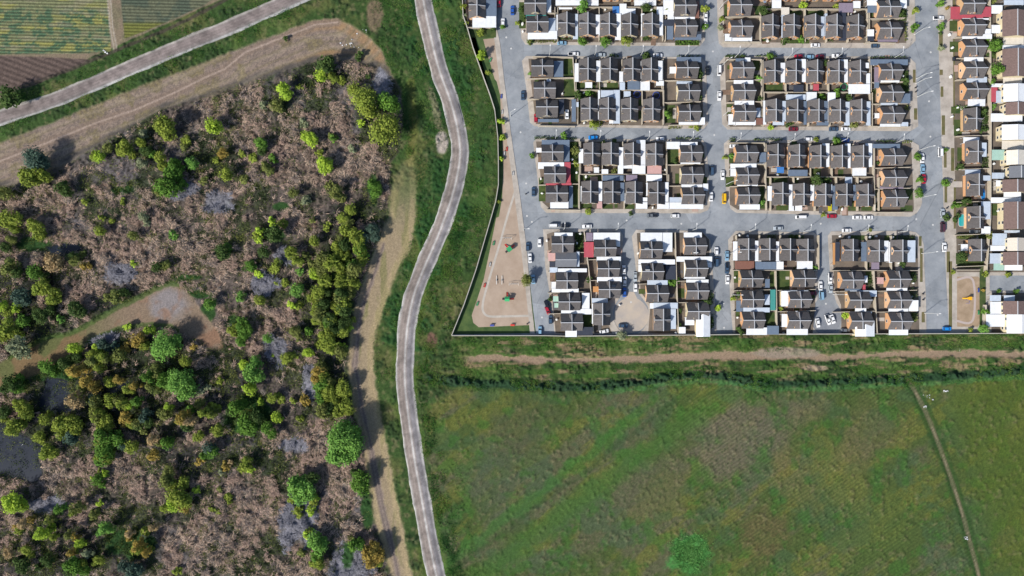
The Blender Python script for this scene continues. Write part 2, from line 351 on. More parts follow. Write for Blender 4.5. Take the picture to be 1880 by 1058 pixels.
    mixc((156, 140, 114), m); mixc((116, 118, 72), m*ss(.5, .64, N1.fbm(px*2, py*.35, 22))*.55)
    inner = dist_poly(px, py, [(700,450),(684,500),(664,560),(655,610),(650,680),(658,730),(668,780),(685,850),(698,920),(712,980),(728,1058)])
    mixc((140, 126, 120), m*(1-ss(4, 10, inner+(f3-.5)*6))*.85); mixc((108, 96, 92), m*(1-ss(1, 2.8, np.abs(inner-3.5)+(f3-.5)*2))*.6); mixc((178, 160, 120), m*(1-ss(3, 8, np.abs(sdist(px, py, ETRK)+7)))*.45)
    bump = bump*(1-m)+m*.06
    # wetland floor
    sw = sdist(px, py, WET)+(f3-.5)*10; m = 1-ss(-3, 3, sw)
    c0 = col.copy(); col[:] = A_((104, 94, 88))
    mixc((120, 104, 94), ss(.48, .62, f4)*.7); mixc((74, 70, 62), ss(.5, .64, f2)*.7); mixc((108, 106, 112), ss(.52, .68, f1)*.6); mixc((136, 118, 106), brushmask(px, py)*.8); mixc((120, 98, 84), brushmask(px, py)*ss(.5, .6, f3)*.7); mixc((48, 50, 50), zone(px, py, DKZ)*.85); mixc((56, 68, 42), ss(.48, .6, N3.fbm(px+77, py, 50))*.7*(1-brushmask(px, py)*.7))
    mixc((54, 50, 46), ss(.52, .62, ff)*.6)
    for (x, y, rx, ry) in ASH:
        d = np.hypot((px-x)/rx, (py-y)/ry)+(f2-.5)*.9; mixc((122, 124, 134), (1-ss(.6, 1.05, d))*.85); mixc((88, 88, 96), (1-ss(.6, 1.05, d))*ss(.5, .62, ff)*.6)
    for (x, y, rx, ry) in EGREEN:
        d = np.hypot((px-x)/rx, (py-y)/ry)+(f2-.5)*1.1; mixc((38, 74, 30), (1-ss(.7, 1.1, d))*.9)
    scl = sdist(px, py, CLEAR)+(f3-.5)*6; mc = 1-ss(-3, 3, scl)
    mixc((136, 118, 100), mc); mixc((92, 100, 56), mc*(1-ss(90, 250, px))*.85); mixc((140, 136, 140), mc*(1-ss(22, 48, np.hypot(px-312, (py-560)*1.3)+(f2-.5)*30))*.8); mixc((140, 104, 82), mc*ss(.5, .62, f4)*.6)
    mixc((60, 92, 36), (1-ss(3, 7, np.abs(scl+1)))*.6*(py < 660)*(px < 330))
    col = c0*(1-m[:, None])+col*m[:, None]
    bump = bump*(1-m)+m*(.5*ss(.4, .65, f2)+.35*ss(.4, .7, f3))*(1-mc*.85)
    for p in PONDS:
        d = sdist(px, py, p); bump = np.where(d < 3, -0.7*(1-ss(-4, 3, d)), bump); mixc((46, 48, 52), (1-ss(0, 4, d)))
    # crops
    s1 = sdist(px, py, CROP1); m = 1-ss(-1, 1.5, s1)
    mixc((112, 106, 84), (1-ss(0, 14, np.minimum(s1, sdist(px, py, CROP2))))*(py < 100+0*px)*(px < 440)*.0)
    crop = (py < 175-.42*(px-0)+0)*(px < 420)
    edge = 1-ss(-3, 3, (py-(180-.445*px)))   # everything beyond the ditch line
    mixc((140, 122, 106), edge*.9); mixc((116, 112, 88), edge*ss(.5, .64, f2)*.6)
    mixc((112, 116, 84), m); mixc((140, 138, 76), m*ss(.52, .66, N1.fbm(px*.25, py*1.6, 16))*.8); mixc((64, 92, 70), m*ss(.44, .58, N3.fbm(px*.7, py*1.1, 9, 4, .7))*ss(8, 22, py)*.85); mixc((136, 130, 108), m*ss(.56, .66, N2.fbm(px*.4+9, py*1.6, 14))*.55)
    s2 = sdist(px, py, CROP2); m2 = 1-ss(-1, 2, s2); mixc((78, 88, 74), m2); mixc((108, 108, 84), m2*ss(.5, .64, f2)*.6); mixc((112, 114, 52), m2*ss(38, 46, py)*.8)
    s3 = sdist(px, py, PLOUGH); m3 = 1-ss(-1, 2, s3); mixc((98, 84, 78), m3); mixc((82, 70, 66), m3*ss(.5, .64, ff)*.6)
    d = dist_poly(px, py, [(206,-60),(200,0),(204,50),(212,92)]); mixc((170, 160, 146), (1-ss(3, 5, d))*.9); mixc((132, 116, 92), (1-ss(.8, 1.8, np.abs(d-.0)))*.6)
    d = dist_poly(px, py, [(40,160),(100,140),(168,112),(215,92),(290,62),(350,34),(400,8),(430,-10)]); mixc((72, 66, 58), (1-ss(2, 4, d+(f3-.5)*2))*.85)
    bump = bump*(1-edge*.8)
    rows = np.zeros(n)
    rows = np.maximum(rows, m*1.0); rows = np.maximum(rows, m2*.9); rows2 = m3*.9
    rowsf = (1-ss(-6, 6, sf))*ss(1150, 1320, px)*(1-ss(1660, 1760, px-(py-700)*.3))
    rowsf = rowsf*(.4+.6*ss(.4, .6, f1))
    # no bumps under roads and town
    flat = np.minimum(ss(17, 24, dm), ss(14, 20, dist_poly(px, py, NWRs)))
    st = sdist(px, py, TOWN); flat = flat*ss(0, 6, st)
    mixc((120, 112, 100), 1-ss(-2, 2, st))
    bump = np.where(bump < 0, bump, bump*flat)
    return col, bump, rows, rows2, rowsf

col, bump, rw, rw2, rwf = paint(px, py)
hf = N3.fbm(px, py, 5, 3, .7)
far = 1-ss(1000, 1400, np.hypot(px-940, py-529))
z = np.where(bump < 0, bump, bump*(.25+1.3*ss(.35, .7, hf))*far) - 0.06
ctl = alb(col)*(0.86+0.28*RN.random(len(px)))[:, None]
V = np.stack([X.ravel(), Y.ravel(), z], 1)
nx, ny = shp; ii, jj = np.meshgrid(np.arange(nx-1), np.arange(ny-1), indexing='ij'); i0 = (ii*ny+jj).ravel()
F = np.stack([i0, i0+ny, i0+ny+1, i0+1], 1)
gm = attr_mat('ground_soil_and_grass', noise=0.30, nscale=1.6, bump=0.5)
# ploughed rows in the shader, driven by masks stored on the mesh
t = gm.node_tree; b = t.nodes['Principled BSDF']; base = b.inputs['Base Color'].links[0].from_socket
geo = t.nodes.new('ShaderNodeNewGeometry')
def rowtex(angle, period, attr, depth):
    global base
    mp = t.nodes.new('ShaderNodeMapping'); mp.inputs['Rotation'].default_value = (0, 0, math.radians(angle)); t.links.new(geo.outputs['Position'], mp.inputs['Vector'])
    wv = t.nodes.new('ShaderNodeTexWave'); wv.bands_direction = 'Y'; wv.inputs['Scale'].default_value = 2*math.pi/(period*20); wv.inputs['Distortion'].default_value = 0.6; wv.inputs['Detail'].default_value = 2; wv.inputs['Detail Scale'].default_value = 0.6
    t.links.new(mp.outputs[0], wv.inputs['Vector'])
    at = t.nodes.new('ShaderNodeAttribute'); at.attribute_name = attr
    mr = t.nodes.new('ShaderNodeMapRange'); mr.inputs['To Min'].default_value = -depth; mr.inputs['To Max'].default_value = depth; t.links.new(wv.outputs['Fac'], mr.inputs['Value'])
    mu = t.nodes.new('ShaderNodeMath'); mu.operation = 'MULTIPLY_ADD'; t.links.new(mr.outputs[0], mu.inputs[0]); t.links.new(at.outputs['Fac'], mu.inputs[1]); mu.inputs[2].default_value = 1.0
    vm = t.nodes.new('ShaderNodeVectorMath'); vm.operation = 'SCALE'; t.links.new(base, vm.inputs[0]); t.links.new(mu.outputs[0], vm.inputs['Scale']); base = vm.outputs[0]
rowtex(1.5, 1.45, 'rows', 0.42); rowtex(20, 2.4, 'rows2', 0.3); rowtex(-35, 1.5, 'rowsf', 0.13)
t.links.new(base, b.inputs['Base Color'])
gme = mesh_np('ground', V, F, gm, ctl, smooth=True)
for nm, arr in (('rows', rw), ('rows2', rw2), ('rowsf', rwf)):
    a = gme.attributes.new(nm, 'FLOAT', 'POINT'); a.data.foreach_set('value', arr.astype(np.float32))
tag(link('ground', gme), kind='structure')

def cpoly(name, pts, zt, m, thick=0.0, h=0.0, kind='structure', label=None, cat=None):
    """flat sheet (or slab) from a photo-pixel outline"""
    P3 = [(*P(x, y, h), zt) for x, y in pts]
    # ensure ccw from above
    ar = sum(P3[i][0]*P3[(i+1) % len(P3)][1]-P3[(i+1) % len(P3)][0]*P3[i][1] for i in range(len(P3)))
    if ar < 0: P3 = P3[::-1]
    mb = MB()
    if thick > 0: mb.slab(P3, thick)
    else: mb.quad(*P3)
    o = mb.build(name, m); tag(o, label, cat, kind=kind); return o

mWater = mat('pond_water', (0.010, 0.014, 0.022), rough=0.22, raw=True, spec=0.2)
for p in PONDS: cpoly('water', p, -0.22, mWater)

# ------------------------------------------------------------------ gravel roads (strip across has tracks, crown, shoulders)
def strip_road(name, line, half, prof, z0=0.03, edge_noise=2.0, seed=0):
    """prof: list of (u -1..1, sRGB colour)"""
    pts = smooth_line(line, 3.0); n = len(pts); us = np.linspace(-1, 1, 29)
    v = []; cc = []; pu = [q[0] for q in prof]; pc = np.array([q[1] for q in prof], float)
    for i, (x, y) in enumerate(pts):
        a = pts[max(i-1, 0)]; b_ = pts[min(i+1, n-1)]; dx, dy = b_[0]-a[0], b_[1]-a[1]; L = math.hypot(dx, dy); nx_, ny_ = -dy/L, dx/L
        for u in us:
            e = half*u
            if abs(u) > .8: e += np.sign(u)*edge_noise*(N2.fbm(np.array([i*1.0]), np.array([np.sign(u)*50.+7]), 14, 5, .7)[0]-.5)*3.4
            wx, wy = P(x+nx_*e, y+ny_*e); v.append((wx, wy, z0+0.12*(1-u*u)-(.12 if abs(u) > .99 else 0)))
            cc.append([np.interp(u, pu, pc[:, k]) for k in range(3)])
    v = np.array(v); cc = np.array(cc); m_ = len(us)
    nz = N1.fbm(v[:, 0]*4, v[:, 1]*4, 9)-.5
    n2_ = N3.fbm(v[:, 0], v[:, 1], 2.2, 4, .8)-.5; n3_ = N2.fbm(v[:, 0], v[:, 1], 14)-.5
    cc = cc*.75+cc.mean(1)[:, None]*.25
    cc = cc*(1+nz[:, None]*.4+n2_[:, None]*.35+n3_[:, None]*.25)
    ii, jj = np.meshgrid(np.arange(n-1), np.arange(m_-1), indexing='ij'); i0 = (ii*m_+jj).ravel()
    F = np.stack([i0, i0+1, i0+m_+1, i0+m_], 1)
    # make faces point up
    a, b2, c2 = v[F[0][0]], v[F[0][1]], v[F[0][2]]
    if np.cross(b2-a, c2-a)[2] < 0: F = F[:, ::-1]
    me = mesh_np(name, v, F, attr_mat(name+'_gravel', noise=.22, nscale=3.0, bump=.3), alb(np.clip(cc, 0, 255)), smooth=True)
    return tag(link(name, me), kind='structure')
lt, br, dk, md = (204,202,202), (160,148,142), (134,130,134), (170,160,154)
strip_road('gravel_road', MAIN, 17, [(-1,(160,160,146)),(-.94,(184,182,176)),(-.84,(180,176,172)),(-.74,dk),(-.6,(122,118,120)),(-.45,dk),(-.25,(140,134,134)),(-.14,br),(-.06,(190,186,182)),(.04,(186,182,178)),(.14,(150,136,128)),(.3,(142,128,120)),(.45,(156,142,132)),(.6,(140,126,118)),(.76,(150,138,130)),(.86,(172,168,164)),(.95,(186,186,180)),(1,(150,150,136))])
strip_road('gravel_road', NWR, 15, [(-1,(130,132,112)),(-.86,(172,166,156)),(-.74,(178,170,162)),(-.62,(142,130,126)),(-.45,(136,122,118)),(-.3,(142,128,124)),(-.15,(130,116,112)),(.05,(138,124,120)),(.2,(130,116,112)),(.4,(140,128,124)),(.58,(134,124,120)),(.68,(140,134,130)),(.76,(176,174,172)),(.9,(170,170,168)),(1,(130,134,122))])

# ------------------------------------------------------------------ town ground: asphalt, kerbed blocks, yards
mAsph = mat('asphalt', (128,135,143), rough=.9, col2=(162,167,172), nscale=.12, bump=.1, detail=10)
add_cracks(mAsph)
cpoly('road', TOWN, 0.03, mAsph)
mWalk = mat('concrete_pavement', (198,190,180), rough=.9, col2=(160,152,142), nscale=.22, detail=8)
mYard = mat('yard_soil', (128,116,104), rough=1, col2=(92,86,78), nscale=.14, detail=8)
mLawn = mat('lawn_grass', (44,70,32), rough=1, col2=(84,96,50), nscale=.35, detail=8)
mDryL = mat('dry_lawn', (120,108,76), rough=1, col2=(86,92,52), nscale=.3, detail=8)
mSand = mat('park_sand', (186,168,150), rough=1, col2=(162,142,124), nscale=.12, detail=9)
mConc = mat('light_concrete', (196,188,178), rough=.9, col2=(176,170,160), nscale=.5)
BL = {
 'a0': [(951,-30),(957,70),(965,82),(1285,85),(1294,74),(1291,-30)],
 'a1': [(958,112),(966,103),(1288,105),(1296,115),(1300,228),(1292,237),(982,232),(973,225),(966,160)],
 'a2': [(979,262),(985,254),(1290,257),(1297,266),(1304,375),(1300,386),(1285,392),(1003,391),(993,380),(986,320)],
 'b0': [(1316,-30),(1318,60),(1320,80),(1328,87),(1667,89),(1681,75),(1679,-30)],
 'b1': [(1321,115),(1331,103),(1668,104),(1681,116),(1686,232),(1672,241),(1336,238),(1326,228)],
 'b2': [(1329,264),(1337,257),(1672,258),(1687,267),(1693,372),(1690,381),(1683,392),(1672,398),(1352,391),(1342,384),(1334,362)],
 'c0': [(997,421),(1137,421),(1144,432),(1141,490),(1141,540),(1135,551),(1128,562),(1125.5,575),(1126.5,586),(1130,596),(1136,605),(1147,613),(1018,613),(1013,560),(1001,490)],
 'c1': [(1160,434),(1168,422),(1288,424),(1304,440),(1308,490),(1316,613),(1170,613),(1181,605),(1187,596),(1190.5,586),(1191.5,575),(1189,562),(1182,551),(1172,538),(1166,480)],
 'c2': [(1337,440),(1351,424),(1495,427),(1501,434),(1501,550),(1496,558),(1490,568),(1487,580),(1489,592),(1494,602),(1502,612),(1346,612),(1341,560),(1339,500)],
 'c3': [(1520,433),(1526,425),(1668,424),(1682,427),(1692,436),(1696,450),(1697,490),(1700,544),(1701,612),(1538,612),(1543,604),(1546,592),(1545.5,578),(1542,566),(1536,556),(1530,535),(1524,500)],
 'e0': [(1721,-30),(1724,100),(1729,260),(1735,450),(1738,520),(1743,612),(1938,612),(1938,534),(1817,534),(1817,506),(1938,506),(1938,-30)],
 'w0': [(848,-30),(859,51),(911,50),(908,-30)],
}
LOT = {
 'a0': [(964,-30),(967,50),(972,77),(1272,79),(1286,68),(1284,-30)],
 'a1': [(970,108),(1284,108),(1289,118),(1291,226),(1284,232),(984,228),(976,160)],
 'a2': [(984,260),(1287,260),(1293,270),(1296,372),(1286,384),(1010,384),(996,372),(992,320)],
 'b0': [(1327,-30),(1330,78),(1592,79),(1664,79),(1664,-30)],
 'b1': [(1331,112),(1332,107),(1668,108),(1671,232),(1340,233),(1334,220)],
 'b2': [(1338,268),(1340,262),(1673,263),(1678,384),(1676,390),(1356,386),(1340,376)],
 'c0': [(1004,430),(1016,426),(1134,426),(1138,440),(1138,540),(1112,556),(1110,580),(1124,612),(1020,612),(1014,540)],
 'c1': [(1169,428),(1290,427),(1302,440),(1305,612),(1190,612),(1194,560),(1176,536)],
 'c2': [(1346,434),(1352,430),(1494,432),(1497,560),(1492,612),(1350,612),(1347,500)],
 'c3': [(1527,432),(1680,432),(1685,470),(1688,612),(1545,612),(1544,560),(1532,530)],
 'e0': [(1748,-30),(1752,260),(1757,500),(1815,500),(1880,500),(1930,500),(1930,-30)],
 'w0': [(852,-30),(861,48),(908,47),(905,-30)],
}
for k_, p in BL.items(): cpoly('pavement', p, 0.16, mWalk, thick=.15)
for k_, p in LOT.items(): cpoly('yard', p, 0.165, mYard)
cpoly('yard', [(1822,538),(1930,538),(1930,612),(1820,612)], 0.165, mYard)
mTurn = mat('worn_concrete', (196,182,164), rough=.95, col2=(168,162,158), nscale=.14, detail=8)
def disc(cx, cy, r, seed): return [(cx+r*(1+.03*math.sin(3*a+seed))*math.cos(a), cy+r*math.sin(a)) for a in [-2*math.pi*i/40 for i in range(40)]]
cpoly('turning_circle', [(x, min(y, 612)) for x, y in disc(1158.5, 579, 32.5, 1)], 0.036, mTurn)
cpoly('turning_circle', [(x, min(y, 611.5)) for x, y in disc(1516.5, 587, 27.5, 2)], 0.036, mat('turning_asphalt', (122,128,138), rough=.95, col2=(146,150,156), nscale=.2, detail=8))
cpoly('road', [(1150,536),(1164,536),(1172,552),(1146,552)], 0.040, mTurn)
# park west of the streets
cpoly('park_grass', [(846,-30),(858,52),(912,52),(925,140),(930,200),(962,430),(984,612),(829,614),(852,559),(874,495),(902,398),(915,339),(914,252),(908,200),(889,145),(868,86)], 0.05, mat('park_lawn', (52,80,42), rough=1, col2=(92,112,62), nscale=.25, bump=.5, detail=8))
WALK_W = [(912,52),(918,80),(926,150),(938,245),(956,370),(966,450),(976,560),(982,613),(972,613),(968,580),(957,470),(946,372),(928,245),(918,150),(909,72)]
cpoly('sidewalk', [(905,52)]+WALK_W[:8]+[(973,613),(968,560),(957,460),(946,372),(929,245),(917,150)], 0.17, mWalk, thick=.14)
mPark = [(887,72),(909,70),(915,125),(926,215),(934,270),(945,350),(956,440),(966,530),(974,597),(879,601),(869,593),(866,579),(877,547),(888,513),(899,461),(911,400),(916,398),(922,363),(924,315),(923,268),(918,174),(912,150),(908,145),(901,120),(890,83)]
cpoly('park_ground', mPark, 0.07, mSand)
def path_strip(name, line, half, m_, z0, mate_thick=.0):
    pts = smooth_line(line, 4); n = len(pts); L_, R_ = [], []
    for i, (x, y) in enumerate(pts):
        a = pts[max(i-1, 0)]; b_ = pts[min(i+1, n-1)]; dx, dy = b_[0]-a[0], b_[1]-a[1]; l = math.hypot(dx, dy) or 1
        L_.append((*P(x-dy/l*half, y+dx/l*half), z0)); R_.append((*P(x+dy/l*half, y-dx/l*half), z0))
    mb = MB()
    for i in range(n-1): mb.quad(L_[i], L_[i+1], R_[i+1], R_[i])
    return tag(mb.build(name, m_), kind='structure')
path_strip('park_path', [(948,344),(931,399),(920,439),(906,486),(890,541),(886,562),(888,574),(898,581),(930,581),(974,580)], 2.0, mConc, 0.085)
cpoly('park_ground', [(1757,508),(1796,508),(1799,512),(1799,594),(1795,600),(1757,600)], 0.17, mat('play_sand', (178,156,132), rough=1, col2=(150,130,106), nscale=.3))
path_strip('park_path', [(1755,514.5),(1786,514.5),(1786,588),(1755,589)], 2.0, mat('pink_concrete', (186,172,166), rough=.9), 0.185)
# verge strips beside the pavement
for r in [(1724,62,1731,92),(1725,128,1731,138),(1727,159,1732,178),(1729,212,1735,248),(1733,280,1738,308),(1734,332,1739,372),(1738,462,1744,500),(1750,0,1753,230),(1746,272,1752,314),(1751,330,1755,420),(1742,480,1748,600),(1676,128,1681,152),(1678,199,1684,220),(1687,434,1692,452),(1689,456,1694,518),(1692,573,1698,592)]:
    cpoly('verge', [(r[0],r[1]),(r[2],r[1]),(r[2],r[3]),(r[0],r[3])], 0.172, mDryL)

# ------------------------------------------------------------------ yards: lawns and paving patches (tile coordinates)
TL = {'t1':(850,0,7.231),'t2':(1090,0,7.231),'t3':(1320,0,7.231),'t4':(1530,0,9.89),'t5':(1700,0,10.44),'t6':(940,90,7.231),'t7':(1180,90,6.696),'t8':(1420,90,6.696),'t9':(1640,90,7.833),
 'u1':(940,240,6.696),'u2':(1180,240,6.696),'u3':(1420,240,6.696),'u4':(1640,220,7.833),'u5':(1640,350,7.833),'v0':(1640,480,7.833),'v1':(960,380,6.696),'v2':(960,490,6.696),'v3':(1200,400,6.696),'v4':(1200,490,6.696),'v5':(1440,380,6.696),'v6':(1440,490,6.696)}
def T(t_, x, y): a = TL[t_]; return (a[0]+x/a[2], a[1]+y/a[2])
LAWNS = {'t1':[(745,30,835,380),(90,380,440,500)],'t2':[(640,30,820,90),(630,90,830,180),(1080,545,1400,605)],'t3':[(70,60,130,260),(430,80,700,210),(900,120,1100,200),(1120,130,1390,210),(820,510,1200,580),(110,870,190,920),(440,800,560,1050)],
 't4':[(1170,180,1330,380)],'t5':[(450,400,600,600),(455,800,700,1000),(1270,700,1480,1000)],'t6':[(690,130,820,370),(690,390,830,650),(850,440,1110,530),(1140,450,1410,540),(850,560,1120,640),(1680,670,1720,930)],
 't7':[(275,690,400,910),(660,280,730,400),(1360,130,1440,370),(1500,420,1720,520),(1030,680,1110,800)],'t8':[(1560,270,1660,530),(250,540,390,570),(540,550,650,620),(1205,530,1245,680)],'t9':[(830,830,1030,930),(1240,860,1360,1050),(1410,0,1510,140)],
 'u1':[(715,140,815,380),(725,390,830,650),(750,670,840,950),(330,580,410,870),(845,540,1090,610),(850,880,980,955),(1115,905,1240,960),(1260,870,1300,950),(1390,905,1505,965)],
 'u2':[(300,230,450,410),(1060,290,1125,400),(1530,580,1780,640),(1440,680,1530,960),(1640,905,1790,980)],'u3':[(450,450,580,560),(700,480,860,560),(450,580,690,650),(1230,540,1300,700),(1240,730,1330,980),(1590,720,1710,850),(1560,920,1710,990),(800,910,950,985),(955,860,1060,985),(1080,910,1210,985)],
 'u4':[(870,0,1010,230),(920,400,1000,600)],'u5':[(860,150,1240,230),(1410,190,1540,360),(940,620,1360,700),(900,900,1070,1058)],'v0':[(920,0,1340,90),(1240,100,1330,950)],
 'v1':[(640,330,740,540),(345,820,415,915)],'v2':[(750,590,860,740)],'v3':[(985,655,1075,800),(1515,660,1700,890),(1430,660,1490,860)],'v4':[(1380,560,1510,720),(1510,50,1700,280)],'v5':[(750,350,1100,410),(1230,350,1380,410),(60,350,240,410),(1000,780,1100,930)],'v6':[(1560,560,1620,680)]}
lawn_i = 0
for t_, L in LAWNS.items():
    for (x0, y0, x1, y1) in L:
        a = T(t_, x0, y0); b_ = T(t_, x1, y1)
        cpoly('lawn', [(a[0],a[1]),(b_[0],a[1]),(b_[0],b_[1]),(a[0],b_[1])], 0.170+.0015*(lawn_i := lawn_i+1 if lawn_i < 40 else 0), mLawn)
#@@PART2
# ------------------------------------------------------------------ houses
mRoof = mat('roof_shingle', (120,116,116), rough=.92, noise=.2, nscale=1.3, rand=.16, k=.6, bump=.15)
mRidge = mat('ridge_cap', (205,208,214), rough=.8, k=.9)
mWallP = {k_: mat('wall_plaster_'+k_, c, noise=.08, nscale=1.5) for k_, c in dict(peach=(232,190,150), orange=(216,166,122), cream=(226,212,176), tan=(206,170,128)).items()}
mGlass = mat('window_glass', (0.02,0.025,0.035), rough=.08, raw=True, spec=.6)
mDoor = mat('door_wood', (110,70,50))
mFrame = mat('white_frame', (225,225,222))
CC = {'W':(238,242,246),'L':(196,208,222),'B':(108,124,144),'D':(56,62,76),'R':(186,84,96),'N':(136,96,82),'G':(70,150,142),'T':(200,146,92),'P':(206,166,160),'M':(142,130,146),'Y':(196,188,30),'g':(170,205,190),'K':(70,130,200),'O':(225,218,205)}
CN = {'W':'white','L':'pale grey','B':'blue-grey','D':'dark','R':'red','N':'brown','G':'teal','T':'tan','P':'pink','M':'mauve','Y':'yellow','g':'pale green','K':'blue','O':'cream'}
def canopy_mat(k_):
    m = mat('canopy_'+CN[k_].replace(' ', '_'), CC[k_], rough=.55, noise=.07, nscale=.8, rand=.05)
    t = m.node_tree; b = t.nodes['Principled BSDF']
    g = t.nodes.new('ShaderNodeNewGeometry'); wv = t.nodes.new('ShaderNodeTexWave'); wv.bands_direction = 'X'; wv.inputs['Scale'].default_value = .55; wv.inputs['Distortion'].default_value = .3
    bp = t.nodes.new('ShaderNodeBump'); bp.inputs['Strength'].default_value = .35; bp.inputs['Distance'].default_value = .08
    t.links.new(g.outputs['Position'], wv.inputs['Vector']); t.links.new(wv.outputs['Fac'], bp.inputs['Height']); t.links.new(bp.outputs[0], b.inputs['Normal'])
    return m
mCan = {k_: canopy_mat(k_) for k_ in CC}
EZ, RZ, HX, HY, PT = 2.7, 5.9, 3.95, 5.0, 0.8
DW, DZ, DX = 1.8, 5.7, 3.75
def house_meshes():
    r = MB(); t = .14
    for s in (-1, 1):
        q = [(0,-HY,RZ),(s*HX,-HY,EZ),(s*HX,HY,EZ),(0,HY,RZ)]
        if s > 0: pass
        else: q = q[::-1]
        r.slab(q, t)
    for s in (-1, 1):          # cross gable slopes
        for u in (-1, 1):
            W2, Z2 = (DW, DZ) if s < 0 else (1.15, 4.35)
            q = [(0,0,DZ),(s*DX,0,Z2),(s*DX,u*W2,Z2-W2*PT),(0,u*W2,DZ-W2*PT)]
            if s*u < 0: q = q[::-1]
            r.slab(q, .12)
    roof = r.mesh('roof', mRoof)
    r = MB(); r.box(-.16,-HY-.03,RZ-.04,.16,HY+.03,RZ+.1)
    r.box(-DX-.02,-.14,DZ-.04,-.16,.14,DZ+.09); r.slab([(.16,-.14,DZ+.09),(DX+.02,-.14,4.44),(DX+.02,.14,4.44),(.16,.14,DZ+.09)], .13)
    ridge = r.mesh('ridge_cap', mRidge)
    walls = {}
    for k_, m in mWallP.items():
        r = MB(); wx, wy = HX-.35, HY-.3
        for s in (-1, 1):
            g = [(-wx,s*wy,.16),(wx,s*wy,.16),(wx,s*wy,EZ+.1),(0,s*wy,RZ-.18),(-wx,s*wy,EZ+.1)]
            r.quad(*(g if s < 0 else g[::-1]))
            q = [(s*wx,-wy,.16),(s*wx,wy,.16),(s*wx,wy,EZ+.1),(s*wx,-wy,EZ+.1)]
            r.quad(*(q if s > 0 else q[::-1]))
            dx = s*(DX-.2)       # cross gable front and cheeks
            W2, Z2 = (DW, DZ) if s < 0 else (1.15, 4.35)
            g = [(dx,-W2+.1,.3),(dx,W2-.1,.3),(dx,W2-.1,Z2-W2*PT),(dx,0,Z2-.12),(dx,-W2+.1,Z2-W2*PT)]
            r.quad(*(g if s > 0 else g[::-1]))
            for u in (-1, 1):
                y = u*(W2-.1); q = [(dx,y,EZ-.2),(s*2.0,y,EZ-.2),(s*2.0,y,Z2-W2*PT),(dx,y,Z2-W2*PT)]
                r.quad(*q)
        walls[k_] = r.mesh('wall', m)
    r = MB(); r.box(-.55,0,-.5,.55,.05,.5); r.box(-.03,-.02,-.5,.03,0,.5)
    win = r.mesh('window', mGlass)
    r = MB()
    for a in ((-.65,-.04,-.6,-.55,.03,.6),(.55,-.04,-.6,.65,.03,.6),(-.55,-.04,.5,.55,.03,.6),(-.55,-.04,-.6,.55,.03,-.5)): r.box(*a)
    frm = r.mesh('frame', mFrame)
    r = MB(); r.box(-.5,0,0,.5,.06,2.05); r.box(.34,-.05,.95,.4,0,1.1); door = r.mesh('door', mDoor)
    return roof, ridge, walls, win, frm, door
roofM, ridgeM, wallM, winM, frmM, doorM = house_meshes()
HOUSES = []
def add_house(px, py, orient, block, plain=False):
    x, y = P(px, py, RZ); rz = 0 if orient == 'V' else math.pi/2
    h = empty('house', (x, y, 0), rz); h['category'] = 'house'; h['group'] = 'houses of the estate'
    wk = ('peach','cream','tan','cream','peach')[len(HOUSES) % 5] if px < 1330 else ('orange','orange','peach','orange','tan')[len(HOUSES) % 5]
    link('wall', wallM[wk], h); link('roof', roofM, h); link('ridge_cap', ridgeM, h)
    # windows on gable ends and long sides, door at the front gable
    for (wx, wy, wz, rr) in ((-1.5,-HY+.24,1.5,0),(1.7,-HY+.24,1.5,0),(0,-HY+.24,3.6,0),(-DX+.14,0,3.9,-math.pi/2),(DX-.14,0,3.2,math.pi/2),(0,HY-.24,1.6,math.pi)):
        wo = link('window', winM, h, (wx, wy, wz), rr); link('frame', frmM, wo)
    link('door', doorM, h, (.3,-HY+.23,.16), 0)
    HOUSES.append(dict(o=h, px=px, py=py, rz=rz, x=x, y=y, block=block, can=[], orient=orient))
